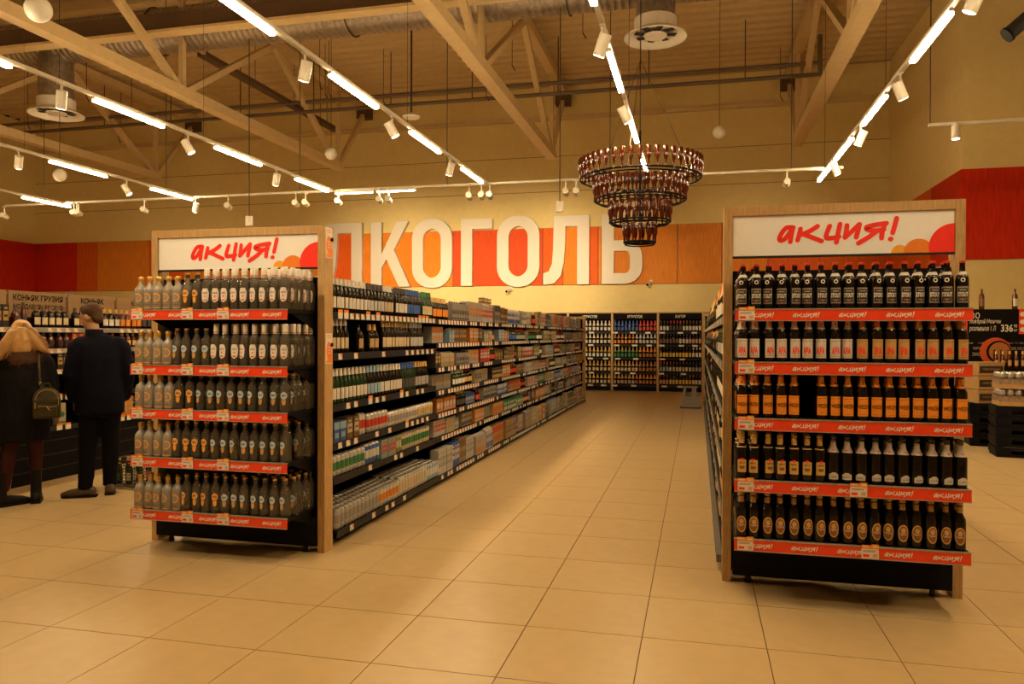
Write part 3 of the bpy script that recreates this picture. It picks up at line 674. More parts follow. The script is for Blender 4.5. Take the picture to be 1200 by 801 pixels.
def fill(rows, lv, maker, desc, x0, x1, rackname, cat, group, deep):
    protos = {}
    for i, row in enumerate(rows):
        n = len(row); sp = (x1-x0)/(n-1)
        for d in range(5):
            for j, key in enumerate(row):
                if key is None or d >= (5 if j in deep else 2): continue
                if d > 0 and R.random() < .12: continue
                dy = 4.452+d*.082+R.uniform(-.006, .006); loc = (x0+sp*j+R.uniform(-.004, .004)+(.010 if d % 2 else 0), dy, lv[i]); rz = R.uniform(-.32, .32)
                if d == 0: lab = '%s, %s from left, front row, %s shelf of %s' % (desc[key], nth(j), LVN[i], rackname)
                else: lab = '%s, %s from left, %s row, %s shelf of %s' % (desc[key], nth(j), nth(d), LVN[i], rackname)
                if key not in protos:
                    o = maker(key); tag(o, lab, cat, group); o.location = loc; o.rotation_euler = (0, 0, rz); protos[key] = o
                else: dup(protos[key], loc, rz, lab)
fill(BROWS, LVR, beer, BDESC, .245, 1.352, 'beer rack', 'beer bottle', 'beer bottles on the beer rack', (0, 1))
fill(SROWS, LVL, spirit, SDESC, -3.700, -2.605, 'spirit rack', 'spirit bottle', 'spirit bottles on the spirit rack', (11, 12, 13, 14, 15))

# ------------------------------------------------------------------ small goods: one mesh each (too small in the picture to show parts)
GC = {}
C_ = dict(white=(.66, .61, .54), cream=(.62, .50, .32), beige=(.50, .40, .27), grey=(.36, .33, .30), dark=(.06, .05, .05), tan=(.48, .31, .14), gold=(.62, .38, .10), orange=(.72, .24, .03), red=(.60, .05, .025),
          brown=(.18, .09, .04), blue=(.045, .12, .42), 
          lightblue=(.30, .45, .58), green=(.05, .20, .07), olive=(.28, .28, .10), teal=(.30, .42, .40), silver=(.50, .48, .46), yellow=(.72, .50, .08), pink=(.60, .32, .26), copper=(.42, .16, .05), black=(.02, .018, .02))
def cm(n, f=1.0): return pc(tuple(round(c*f, 4) for c in C_[n]))
SHP = {'beer': [(.026, 0), (.030, .006), (.030, .140), (.020, .180), (.0135, .205), (.013, .245)],
       'wine': [(.033, 0), (.037, .006), (.037, .185), (.030, .215), (.0150, .240), (.0145, .300)],
       'champ': [(.038, 0), (.043, .008), (.043, .150), (.032, .200), (.0190, .240), (.0170, .300)],
       'mini': [(.034, 0), (.038, .006), (.038, .100), (.030, .125), (.014, .142), (.0135, .178)],
       'flask': [(.038, 0), (.042, .006), (.042, .130), (.034, .155), (.016, .175), (.015, .215)]}
def bottle_mb(shp, glass, label, neck, seg=10):
    P = SHP[shp]; mb = MB(); mb.lathe(P, glass, seg); r = P[2][0]+.0008; h = P[-1][1]; z1 = P[2][1]+(P[3][1]-P[2][1])*.0
    if label: mb.lathe([(r, .18*z1+.01), (r, z1*.82)], cm(label), 6, (0, 0, 0), -PI/2-.9, -PI/2+.9, cap=False)
    rn = P[-2][0]
    if shp == 'champ' and neck: mb.lathe([(.0405, .172), (.033, .2005), (.0200, .2405), (.0182, .300), (.0195, .304)], cm(neck), seg)
    elif neck: mb.lathe([(rn+.004, P[-2][1]-.004), (rn+.002, P[-2][1]+.02), (P[-1][0]+.0015, h-.012), (P[-1][0]+.002, h+.004)], cm(neck), seg)
    return mb
def can_mb(body, band, r=.033, h=.122, seg=12):
    m = cm(body, .8); b = cm(band, .8) if band else m
    return MB().lathe([(r*.78, 0), (r, .010), (r, h*.30), (r, h*.70), (r, h-.016), (r*.80, h-.002), (r*.82, h), (r*.74, h), (r*.72, h-.006)], [M_silver, m, b, m, M_silver, M_silver, M_silver, M_silver], seg)
def carton_mb(body, label, w=.072, d=.072, h=.195, style=0):
    m = cm(body, .6); l = cm(label, .66); mb = MB().box(-w/2, w/2, -d/2, d/2, 0, h*(.86 if style == 1 else 1), m); y = -d/2-.0012
    q = lambda x0, x1, z0, z1, mm, yy=y: mb.poly([(x0, yy, z0), (x1, yy, z0), (x1, yy, z1), (x0, yy, z1)], mm)
    if style == 0: q(-w*.40, w*.40, h*.30, h*.72, l); q(-w*.25, w*.25, h*.80, h*.88, l); q(-w*.28, w*.28, h*.46, h*.56, m, y-.0006)
    elif style == 1:
        mb.hexa([(-w/2, -d/2, h*.86), (w/2, -d/2, h*.86), (w/2, d/2, h*.86), (-w/2, d/2, h*.86)], [(-w/2, -.004, h), (w/2, -.004, h), (w/2, .004, h), (-w/2, .004, h)], m); q(-w*.5, w*.5, h*.08, h*.34, l); q(-w*.30, w*.30, h*.52, h*.70, l)
    elif style == 2: q(-w*.5, w*.5, h*.62, h*.96, l); q(-w*.32, w*.32, h*.20, h*.46, l)
    else:
        mb.lathe([(.012, h), (.012, h+.018)], l, 8); mb.poly([(w*.34*math.cos(2*PI*i/12), y, h*.5+w*.34*math.sin(2*PI*i/12)) for i in range(12)], l); q(-w*.45, w*.45, h*.10, h*.18, l)
    return mb
def goods(spec):                 # spec: tuple describing the good -> builder (cached)
    if spec not in GC:
        k = spec[0]
        mb = bottle_mb(*spec[1:]) if k == 'bottle' else can_mb(*spec[1:]) if k == 'can' else carton_mb(*spec[1:])
        GC[spec] = [mb, None]
    return GC[spec]
def place(spec, name, cat, loc, rz, label, group):
    g = goods(spec)
    if g[1] is None: g[1] = g[0].mesh(name, 40)
    return tag(link(name, g[1], None, loc, rz), label, cat, group)

TAG2 = MB().box(-.030, .030, -.003, 0, 0, .042, M_paper).box(.010, .030, -.0036, 0, .020, .042, M_orp).mesh('price_tag')
TAG3 = MB().box(-.034, .034, -.003, 0, 0, .045, M_paper).box(-.034, .034, -.004, 0, .045, .066, M_orp).mesh('price_tag')
TAGS = MB().box(-.024, .024, -.003, 0, 0, .036, M_paper)
# ------------------------------------------------------------------ long aisle shelving behind the spirit rack
AX = -2.50          # front edge
gs = thing('aisle_shelving', 'long black aisle shelving packed with goods behind the spirit rack', 'shelving', (-3.16, 4.90, 0))
GX, GY = -3.16, 4.90
def part(mb, name, par, origin=(GX, GY, 0), sm=None): o = mb.build(name, par, sm); o.location = (-origin[0], -origin[1], -origin[2]); return o
part(MB().box(-3.175, -3.145, 4.90, 17.15, 0, 1.90, M_black), 'back_panel', gs)
part(MB().box(-3.72, -2.58, 4.90, 17.15, 0, .075, M_black), 'plinth', gs)
for nm, b in (('end_post', (-2.535, -2.475, 17.15, 17.27, 0, 1.93)), ('end_post', (-3.845, -3.785, 17.15, 17.27, 0, 1.93)), ('end_beam', (-3.785, -2.535, 17.15, 17.27, 1.875, 1.93)), ('end_panel', (-3.785, -2.535, 17.18, 17.21, .05, 1.875))):
    part(MB().box(*b, M_wood if nm != 'end_panel' else M_black), nm, gs)
LV1 = [1.660, 1.365, 1.000, .725, .478, .105]; LV2 = [1.655, 1.420, 1.175, .945, .715, .480, .105]
BAYS = [(4.92, 7.10)]+[(7.10+2.51*k, 7.10+2.51*(k+1)) for k in range(4)]
far_tags = MB()
RZ = PI/2
for bi, (ya, yb) in enumerate(BAYS):
    for li, z in enumerate(LV1 if bi == 0 else LV2):
        xb = AX+(.03 if z < .2 else 0)
        sh = part(MB().box(-3.145, xb-.006, ya+.004, yb-.004, z-.020, z, M_black).box(xb-.006, xb, ya+.004, yb-.004, z-.048, z+.004, M_dkgrey), 'shelf', gs)
        y = ya+.10
        while y < yb-.06:
            big = bi == 0
            if R.random() < ((.95 if li == 0 else .42) if big else .86):
                if y < 9.7:
                    o = link('price_tag', TAG3 if (R.random() < .2 and big) else TAG2, sh, (xb+.001, y, z-.044)); o.rotation_euler = (0, 0, RZ)
                else: far_tags.merge(TAGS, Matrix.Translation((xb+.001, y, z-.040)) @ Matrix.Rotation(RZ, 4, 'Z'))
            y += (.095 if li == 0 else .13) if big else .098
o = part(far_tags, 'price_tag_run', gs); o['kind'] = 'stuff'

def run(specs, y0, z, xf, lname, where, rows=1, rz=RZ, sgn=1, wob=.004):
    """facings in order along the shelf: (spec, count, pitch, depth, name, category, desc) or a gap in metres"""
    y = y0; cnt = {}
    for it in specs:
        if isinstance(it, float): y += it; continue
        spec, n, pitch, dep, name, cat, desc = it
        for i in range(n):
            k = cnt[name] = cnt.get(name, -1)+1
            for r in range(rows):
                loc = (xf-sgn*(dep/2+r*dep*1.04)+R.uniform(-wob, 0)*sgn, y+pitch/2, z)
                lab = '%s, %s along%s, %s shelf of %s' % (desc, nth(k), '' if r == 0 else ' in row %s' % ('two three four five'.split()[r-1]), lname, where)
                place(spec, name, cat, loc, rz+R.uniform(-.06, .06), lab, '%ss on the %s' % (cat, where))
            y += pitch
    return y
W_ = 'long shelving'
B = lambda shp, gl, la, nk, n, desc, pitch=.066: (('bottle', shp, gl, la, nk), n, pitch, .064, 'shelf_bottle', 'shelf bottle', desc)
K = lambda bo, ba, n, desc, r=.033, h=.122: (('can', bo, ba, r, h), n, r*2+.003, r*2+.002, 'drink_can', 'can', desc)
X_ = lambda bo, la, n, desc, w=.075, d=.09, h=.195, st=0: (('carton', bo, la, w, d, h, st), n, w+.003, d, 'carton', 'carton', desc)
XF = AX-.012
run([B('beer', M_beer, 'white', 'white', 9, 'dark bottle with white label'), B('beer', M_beer, 'silver', 'dark', 5, 'dark bottle with silver label'), B('beer', M_beer, 'beige', 'white', 3, 'dark bottle with beige label'), .05,
     B('beer', M_beer, 'white', 'dark', 4, 'dark bottle with broad white label'), B('beer', M_beer, 'blue', 'blue', 5, 'dark bottle with blue label'), .06, B('beer', M_green, 'cream', 'green', 4, 'green bottle with cream label')], 4.95, LV1[0], XF, 'top', W_, 2)
run([B('beer', M_beer, 'cream', 'white', 4, 'dark bottle with white neck'), .16, B('flask', M_beer, 'tan', None, 1, 'single squat bottle with tan label', .08), .12, B('flask', M_beer, 'tan', 'gold', 2, 'squat bottle with tan label', .085), .10,
     B('beer', M_beer, 'cream', 'gold', 9, 'dark bottle with cream label'), .03, B('beer', M_beer, 'silver', 'silver', 5, 'dark bottle with silver neck')], 4.95, LV1[1], XF, 'second', W_, 1)
run([B('beer', M_green, 'white', 'white', 9, 'green bottle with white label'), B('beer', M_beer, 'lightblue', 'lightblue', 4, 'bottle with pale blue label'), B('beer', M_beer, 'white', 'white', 7, 'slender bottle with white label'), B('beer', M_green, 'dark', 'blue', 5, 'green bottle with dark label'), B('beer', M_beer, 'grey', 'gold', 5, 'dark bottle with grey label')], 4.95, LV1[2], XF, 'third', W_, 2)
run([X_('blue', 'lightblue', 2, 'blue drink pack', .10, .10, .15, 2), X_('brown', 'cream', 2, 'brown drink pack with cream label', .11, .10, .16, 0), K('white', 'red', 2, 'tall white can', .028, .168), .04, K('silver', 'red', 6, 'silver can with red band', .033, .15), K('white', 'grey', 10, 'pale grey can'), K('silver', 'gold', 6, 'silver can with gold band')], 4.95, LV1[3], XF, 'fourth', W_, 1)
run([K('silver', 'green', 8, 'silver can with green band', .033, .15), K('blue', 'white', 4, 'blue can with white band', .033, .16), X_('teal', 'red', 2, 'pale teal box with red label', .16, .10, .155, 0), .03, K('olive', 'cream', 2, 'slim olive can', .028, .15), K('cream', 'green', 12, 'slim cream can with green band', .028, .15)], 4.95, LV1[4], XF, 'fifth', W_, 1)
ybot = run([K('silver', 'grey', 11, 'silver can', .033, .15), K('white', 'orange', 6, 'white can with orange band', .033, .15), K('white', 'cream', 10, 'tall cream can', .033, .165), K('lightblue', 'white', 5, 'light blue can', .033, .16)], 4.95, LV1[5], XF+.03, 'bottom', W_, 4)

# goods farther down the aisle: near ones are things, the far ones one mass
PAL = [('beige', 'white'), ('white', 'red'), ('grey', 'white'), ('cream', 'tan'), ('tan', 'brown'), ('white', 'blue'), ('beige', 'dark'), ('grey', 'dark'), ('gold', 'red'), ('orange', 'white'), ('red', 'white'), ('green', 'white'), ('dark', 'gold'), ('blue', 'white'), ('white', 'green'), ('silver', 'orange'), ('olive', 'cream'), ('brown', 'gold'), ('lightblue', 'white'), ('white', 'grey'), ('cream', 'red'), ('grey', 'tan')]
WT = [10, 7, 10, 8, 6, 4, 7, 7, 4, 4, 4, 3, 6, 4, 4, 6, 5, 5, 3, 8, 6, 8]
mass = MB(); LN = ['top', 'second', 'third', 'fourth', 'fifth', 'sixth', 'bottom']; ncart = 0
for li, z in enumerate(LV2):
    y = 7.13; cnt = -1; bcnt = -1
    while y < 17.0:
        bo, la = R.choices(PAL, WT)[0]; n = R.randint(2, 7); typ = R.random()
        hmax = (.235, .165, .175, .155, .155, .165, .27)[li]
        st = R.randint(0, 3); w = R.choice((.062, .072, .082, .098)); h = hmax*R.uniform(.86, 1.0)-(.02 if st == 3 else 0)
        isb = typ < .16 and li == 0 and y < 12
        spec = ('bottle', 'flask', M_beer if typ < .08 else M_green, la, 'gold') if isb else ('carton', bo, la, w, .09, round(h, 3), st)
        if isb: w = .09
        isb2 = not isb and 0 < li < 6 and R.random() < .22
        if isb2: spec = ('bottle', 'mini', R.choice((M_beer, M_green, M_amber)), la, R.choice(('gold', 'dark', 'white', 'red')), 9); w = .080
        back = R.choice((0, 0, 0, .012, .025, .04)); gap = R.random() < .10
        if gap: y += R.uniform(.05, .12)
        for i in range(n):
            if y+w > 17.05: break
            loc = (AX-.014+(.03 if z < .2 else 0)-.046-back-R.uniform(0, .006), y+w/2, z); rz = RZ+R.uniform(-.05, .05)
            if y < 10.55:
                if isb: bcnt += 1; place(spec, 'shelf_bottle', 'shelf bottle', loc, rz, 'squat bottle with %s label, %s squat one on top of %s' % (la, nth(bcnt), W_), 'shelf bottles on the long aisle shelving')
                elif isb2: cnt += 1; place(spec, 'small_bottle', 'small bottle', loc, rz, 'small bottle with %s label, %s good past the near bay, %s shelf of %s' % (la, nth(cnt), LN[li], W_), 'small bottles on the long aisle shelving')
                else: cnt += 1; place(spec, 'carton', 'carton', loc, rz, '%s carton with %s print, %s good past the near bay, %s shelf of %s' % (bo, la, nth(cnt), LN[li], W_), 'cartons on the long aisle shelving')
            else: mass.merge(goods(spec)[0], Matrix.Translation(loc) @ Matrix.Rotation(rz, 4, 'Z'))
            y += w+.004
        y += R.choice((0, .01, .02, .05))
o = mass.build('far_cartons', None, 40); tag(o, 'densely packed cartons at the far end of the long aisle shelving', 'cartons', None, 'stuff')
for k, (u, n) in enumerate(((564, 2), (572, 1))):
    for j in range(n):
        p = atX(u+j*4, 360, -2.62); place(('can', 'brown', 'gold', .04, .09), 'jar', 'jar', (-2.62, p.y, 1.655+.236), 0, 'small brown jar on top of cartons, %s in the aisle' % nth(k*2+j), 'jars on top of the cartons')

# ------------------------------------------------------------------ shelving behind the beer rack (seen almost edge-on)
HX = .155
g2 = thing('aisle_shelving', 'black aisle shelving behind the beer rack seen almost edge-on', 'shelving', (.82, 4.98, 0))
O2 = (.82, 4.98, 0)
part(MB().box(.80, .83, 4.98, 16.7, 0, 1.90, M_black), 'back_panel', g2, O2); part(MB().box(.25, 1.40, 4.98, 16.7, 0, .075, M_black), 'plinth', g2, O2)
for nm, b in (('end_post', (.10, .16, 16.7, 16.82, 0, 1.98)), ('end_post', (1.42, 1.48, 16.7, 16.82, 0, 1.98)), ('end_beam', (.16, 1.42, 16.7, 16.82, 1.925, 1.98)), ('end_panel', (.16, 1.42, 16.73, 16.76, .05, 1.925))):
    part(MB().box(*b, M_wood if nm != 'end_panel' else M_black), nm, g2, O2)
LV3 = [1.62, 1.33, 1.02, .70, .40, .105]
mass2 = MB(); SKB = [('champ', M_beer, 'white', 'gold'), ('wine', M_beer, 'cream', 'dark'), ('wine', M_green, 'white', 'red'), ('flask', M_beer, 'tan', 'gold'), ('wine', M_beer, 'gold', 'gold'), ('wine', M_green, 'grey', 'dark'), ('flask', M_beer, 'beige', 'brown')]
rt3 = MB()
for li, z in enumerate(LV3):
    for k in range(5):
        ya = 5.0+k*2.34; part(MB().box(HX+.006, .80, ya, ya+2.33, z-.02, z, M_black).box(HX-(.03 if z < .2 else 0), HX+.006, ya, ya+2.33, z-.045, z+.004, pc((.14, .13, .125))), 'shelf', g2, O2)
    y = 5.15; c = -1
    while y < 16.5:
        s = R.choice(SKB); n = R.randint(3, 8); rt3.merge(TAGS, Matrix.Translation((HX-.034 if z < .2 else HX-.004, y+.08, z-.04)) @ Matrix.Rotation(-RZ, 4, 'Z'))
        for i in range(n):
            if y > 16.5: break
            spec = ('bottle', s[0] if li not in (1, 2) or s[0] != 'champ' else 'wine', s[1], s[2], s[3], 8)
            if LV3[li-1]-z < .33 and li and spec[1] != 'flask': spec = ('bottle', 'beer', s[1], s[2], s[3], 8)
            loc = (HX+.055, y+.045, z)
            if y < 7.2: c += 1; place(spec, 'side_bottle', 'side bottle', loc, -RZ, 'bottle with %s label, %s along the %s shelf behind the beer rack' % (s[2], nth(c), LN[li] if li < 5 else 'bottom'), 'bottles on the shelving behind the beer rack')
            else: mass2.merge(goods(spec)[0], Matrix.Translation(loc))
            y += .088
o = part(rt3, 'price_tag_run', g2, O2); o['kind'] = 'stuff'
o = mass2.build('far_bottles', None, 40); tag(o, 'densely packed bottles along the far part of the shelving behind the beer rack', 'bottles', None, 'stuff')

# ------------------------------------------------------------------ wine wall at the end of the aisle
FY0 = 20.78; LVF = [1.605, 1.26, .895, .505, .165]
edges = [-8.32, -7.11, -5.90, -4.69, -3.48, -2.26, -1.03, .15, 1.36]
heads = ['', '', '', 'ИГРИСТОЕ', 'ИГРИСТОЕ', 'ИГРИСТОЕ', 'КАГОР', 'КАГОР']
names = ['leftmost behind the aisle shelving', 'second behind the aisle shelving', 'third, behind the aisle shelving', 'fourth, half hidden by the aisle shelving', 'with white and gold bottles', 'with blue and red bottles on top', 'with red wine under a КАГОР board', 'mostly hidden behind the beer rack']
for i, (xa, xb) in enumerate(zip(edges, edges[1:])):
    t = thing('wine_bay', 'black wine shelving bay at the aisle end, '+names[i], 'shelving', (xa, FY0, 0), 0, 'wine bays along the back wall')
    W = xb-xa
    MB().box(.03, W-.03, .55, .58, 0, 2.0, M_black).build('back_panel', t); MB().box(.03, W-.03, .06, .55, 0, .10, M_black).build('plinth', t)
    MB().box(-.03, .03, .0, .58, 0, 2.14, M_wood).build('post', t)
    h = MB().box(.03, W-.03, .02, .05, 1.94, 2.11, M_board).build('header_board', t)
    MB().box(.03, W-.03, .0, .06, 2.11, 2.14, M_wood).build('header_trim', t)
    if heads[i]: text_mb(heads[i], .40 if heads[i] != 'КАГОР' else .26, .075, M_chalk, .02, W/2, 2.02, .018).build('lettering', h)
    for z in LVF:
        sh = MB().box(.03, W-.03, .02, .55, z-.02, z, M_black).box(.03, W-.03, .0, .02, z-.05, z+.004, M_dkgrey).build('shelf', t)
        if i >= 4:
            for tx in (.12, .62, 1.0)[:R.randint(2, 3)]:
                o = MB().box(-.07, .07, -.004, 0, 0, .045, M_paper).build('price_tag', sh); o.location = (tx+R.uniform(-.06, .06), -.001, z-.047)
def fz(*a): return [x for s, n in a for x in [s]*n]
ch = lambda g, l, n: ('bottle', 'champ', g, l, n); wn = lambda g, l, n: ('bottle', 'wine', g, l, n)
FILL = {4: [fz((ch(M_beer, 'white', 'red'), 2), (ch(M_beer, 'white', 'white'), 9)), fz((ch(M_beer, 'red', 'red'), 1), (ch(M_beer, 'white', 'cream'), 10)), fz((ch(M_green, 'white', 'gold'), 11)), fz((ch(M_beer, 'cream', 'gold'), 11)), fz((ch(M_beer, 'cream', 'yellow'), 11))],
        5: [fz((ch(M_beer, 'blue', 'blue'), 7), (ch(M_beer, 'red', 'red'), 5)), fz((ch(M_beer, 'orange', 'copper'), 6), (ch(M_beer, 'silver', 'silver'), 6)), fz((ch(M_green, 'green', 'olive'), 7), (ch(M_beer, 'copper', 'orange'), 5)), fz((ch(M_beer, 'cream', 'gold'), 7), (ch(M_beer, 'copper', 'copper'), 5)), fz((ch(M_beer, 'beige', 'gold'), 6), (ch(M_beer, 'copper', 'orange'), 6))],
        6: [fz((wn(M_beer, 'white', 'dark'), 3), (wn(M_beer, 'dark', 'red'), 4), (wn(M_beer, 'white', 'brown'), 6)), fz((wn(M_beer, 'brown', 'dark'), 6), (wn(M_beer, 'white', 'dark'), 3), (wn(M_beer, 'pink', 'dark'), 4)), fz((wn(M_beer, 'yellow', 'dark'), 10), (wn(M_beer, 'white', 'white'), 3)), fz((wn(M_beer, 'lightblue', 'red'), 3), (wn(M_beer, 'cream', 'brown'), 7), (wn(M_beer, 'grey', 'dark'), 3)), fz((wn(M_beer, 'pink', 'red'), 3), (wn(M_green, 'yellow', 'dark'), 6), (wn(M_beer, 'yellow', 'yellow'), 2), (wn(M_beer, 'white', 'red'), 2))],
        7: [fz((wn(M_beer, 'white', 'dark'), 3)), fz((wn(M_beer, 'cream', 'dark'), 3)), fz((wn(M_beer, 'white', 'gold'), 3)), fz((wn(M_beer, 'white', 'red'), 3)), fz((wn(M_beer, 'yellow', 'gold'), 3))]}
BN = {4: 'white and gold bay', 5: 'blue and red bay', 6: 'КАГОР bay', 7: 'bay past the КАГОР bay'}
for i, rows in FILL.items():
    xa = edges[i]; W = edges[i+1]-xa
    for li, row in enumerate(rows):
        n = len(row); sp = (W-.16)/(n-1 if n > 4 else 11)
        for j, s in enumerate(row):
            place(s, 'wine_bottle', 'wine bottle', (xa+.08+sp*j, FY0+.075, LVF[li]), R.uniform(-.2, .2), 'bottle with %s label and %s neck, %s on %s shelf, %s' % (s[3], s[4], nth(j), LVN[li], BN[i]), 'wine bottles at the aisle end')
# grey step stool
t = thing('step_stool', 'grey plastic step stool standing at the end of the aisle', 'step stool', (-.13, 16.3, 0))
M_stool = pm('grey_plastic', (.24, .215, .18), .6)
def fr(z): k = 1-.32*z/.42; return .20*k, .17*k
def shell(z0, z1, x0=None, x1=None):
    a0, b0 = fr(z0); a1, b1 = fr(z1); l0, r0 = (-a0, a0) if x0 is None else (x0, x1); l1, r1 = (-a1, a1) if x0 is None else ((x0, x1))
    return [(l0, -b0, z0), (r0, -b0, z0), (r0, b0, z0), (l0, b0, z0)], [(l1, -b1, z1), (r1, -b1, z1), (r1, b1, z1), (l1, b1, z1)]
MB().hexa(*shell(.02, .25), M_stool).build('lower_step', t)
MB().box(-.21, .21, -.18, .18, 0, .022, pm('black_rubber', (.02, .02, .02), .8)).build('rubber_rim', t)
MB().hexa([(-.163, -.13, .25), (-.105, -.13, .25), (-.105, .13, .25), (-.163, .13, .25)], [(-.14, -.12, .42), (-.09, -.12, .42), (-.09, .12, .42), (-.14, .12, .42)], M_stool).build('side_leg', t)
MB().hexa([(.02, -.13, .25), (.125, -.13, .25), (.125, .13, .25), (.02, .13, .25)], [(.03, -.12, .42), (.115, -.12, .42), (.115, .12, .42), (.03, .12, .42)], M_stool).build('side_leg', t)
MB().box(-.148, .148, -.125, .125, .42, .445, M_stool).build('top_step', t)

# ------------------------------------------------------------------ cognac shelving beside the two people
QX = -6.40
M_sgn = pm('brown_sign_board', (.30, .175, .075), .6, var=.08)
g3 = thing('cognac_shelving', 'black cognac shelving with brown sign boards beside the two people', 'shelving', (-6.75, 4.6, 0)); O3 = (-6.75, 4.6, 0)
part(MB().box(-7.02, -6.98, 4.6, 10.4, 0, 1.92, M_black), 'back_panel', g3, O3); part(MB().box(-6.98, QX-.04, 4.6, 10.4, 0, .50, M_black), 'base_cabinet', g3, O3)
for z in (.12, .26, .40): part(MB().box(QX-.04, QX-.03, 4.6, 10.4, z, z+.012, M_dkgrey), 'base_strip', g3, O3)
SBX = -6.62
for u0, u1, ttl in ((-60, 6, ''), (8, 76, 'КОНЬЯК ГРУЗИЯ\nМОЛДАВИЯ / РОССИЯ'), (78, 133, 'КОНЬЯК\nГРУЗИЯ'), (135, 190, 'КОНЬЯК\nРОССИЯ'), (192, 240, ''), (242, 285, '')):
    ya, yb = atX(u0, 355, SBX).y, atX(u1, 355, SBX).y
    s = part(MB().box(SBX, SBX+.02, ya+.004, yb-.004, 1.67, 1.93, M_sgn), 'sign_board', g3, O3)
    if ttl:
        lines = ttl.split('\n'); W = yb-ya
        for q, tx in enumerate(lines):
            m = text_mb(tx, min(W*.86, .062*len(tx)*.9), .062, M_ink, .03)
            m.v = [(SBX+.0225, (ya+yb)/2+x, z+1.865-q*.095) for x, y, z in m.v]; m.build('lettering', s)
LVQ = [1.56, 1.345, 1.13, .86, .55]; ysp = (atX(4, 490, QX-.02).y, atX(73, 490, QX-.02).y)
place(('carton', 'white', 'grey', .17, .12, .27, 2), 'pale_pack', 'pack', (QX-.07, ysp[0], .55), RZ, 'pale printed pack at the picture edge beside the blond person', None)
place(('carton', 'cream', 'green', .085, .085, .23, 3), 'cream_carton', 'carton', (QX-.06, ysp[1], .55), RZ, 'cream carton with green roundel between the two people', None)
for li, z in enumerate(LVQ):
    sh = part(MB().box(-6.98, QX-.006, 4.6, 10.4, z-.02, z, M_black).box(QX-.006, QX, 4.6, 10.4, z-.045, z+.004, M_alum if li < 3 else M_dkgrey), 'shelf', g3, O3)
    y = 5.3
    while y < 8.6:
        if R.random() < (.8 if li < 3 else .35):
            o = link('price_tag', TAG3 if li >= 3 else TAG2, sh, (QX+.001, y, z-.043)); o.rotation_euler = (0, 0, RZ)
        y += .11
    y = 5.35; c = -1
    while y < 8.5:
        if li == 3 and R.random() < .4: y += .3; continue
        if li == 4 and (y < ysp[0]+.12 or abs(y-ysp[1]) < .32 or abs(y+.2-ysp[1]) < .25): y += .05; continue
        q = R.random(); la = R.choice(['cream', 'gold', 'tan', 'brown', 'white', 'dark', 'orange', 'red', 'brown', 'black']); nk = R.choice(['gold', 'dark', 'brown', 'black', 'red'])
        gl = R.choice([M_amber, M_beer, M_amber, M_beer]); n = R.randint(2, 5)
        hs = (.24, .19, .19, .25, .25)[li]
        for i in range(n):
            if q < .24: spec = ('carton', la, 'gold' if la != 'gold' else 'brown', .075, .08, round(hs*.92, 3), 0); d = '%s boxed cognac' % la; pt = .080
            else: spec = ('bottle', 'flask' if li else ('flask', 'beer')[i % 2 if n < 3 else 0], gl, la, nk, 9); d = 'cognac bottle with %s label' % la; pt = .087
            if spec[0] == 'bottle' and li in (1, 2): spec = ('bottle', 'mini', gl, la, nk, 9)
            c += 1; place(spec, 'cognac_bottle' if spec[0] == 'bottle' else 'cognac_box', 'cognac bottle' if spec[0] == 'bottle' else 'box', (QX-.06, y+pt/2, z), RZ+R.uniform(-.1, .1), '%s, %s along the %s shelf of the cognac shelving' % (d, nth(c), LVN[li]), 'goods on the cognac shelving')
            y += pt
        y += R.choice((0, 0, .02, .06))
# wire basket of bottles on the floor behind the spirit rack
p = atZ(152, 572, 0)
t = thing('wire_basket', 'dark wire basket on the floor beside the spirit rack', 'basket', (p.x-.05, p.y+.12, 0))
mb = MB()
for k in range(9):
    z = .02+k*.03
    for a, b in (((-.2, -.16), (.2, -.16)), ((.2, -.16), (.2, .16)), ((.2, .16), (-.2, .16)), ((-.2, .16), (-.2, -.16))): mb.tube((a[0], a[1], z), (b[0], b[1], z), .003, .003, M_wire, 4)
mb.build('side_wires', t)
mb = MB()
for k in range(14):
    x = -.2+.4*k/13
    for yy in (-.16, .16): mb.tube((x, yy, .02), (x, yy, .27), .003, .003, M_wire, 4)
    mb.tube((x, -.16, .02), (x, .16, .02), .003, .003, M_wire, 4)
mb.build('upright_wires', t); MB().path([(-.2, -.16, .27), (.2, -.16, .27), (.2, .16, .27), (-.2, .16, .27), (-.2, -.16, .27)], .007, M_wire, 6).build('rim', t)
for k in range(6):
    place(('bottle', 'beer', M_green, ('green', 'white', 'red')[k % 3], 'gold', 10), 'basket_bottle', 'bottle', (p.x-.05-.12+.12*(k % 3), p.y+.12-.06+.12*(k//3), .027), 0, 'green bottle, %s in the wire basket by the spirit rack' % nth(k), 'bottles in the wire basket')

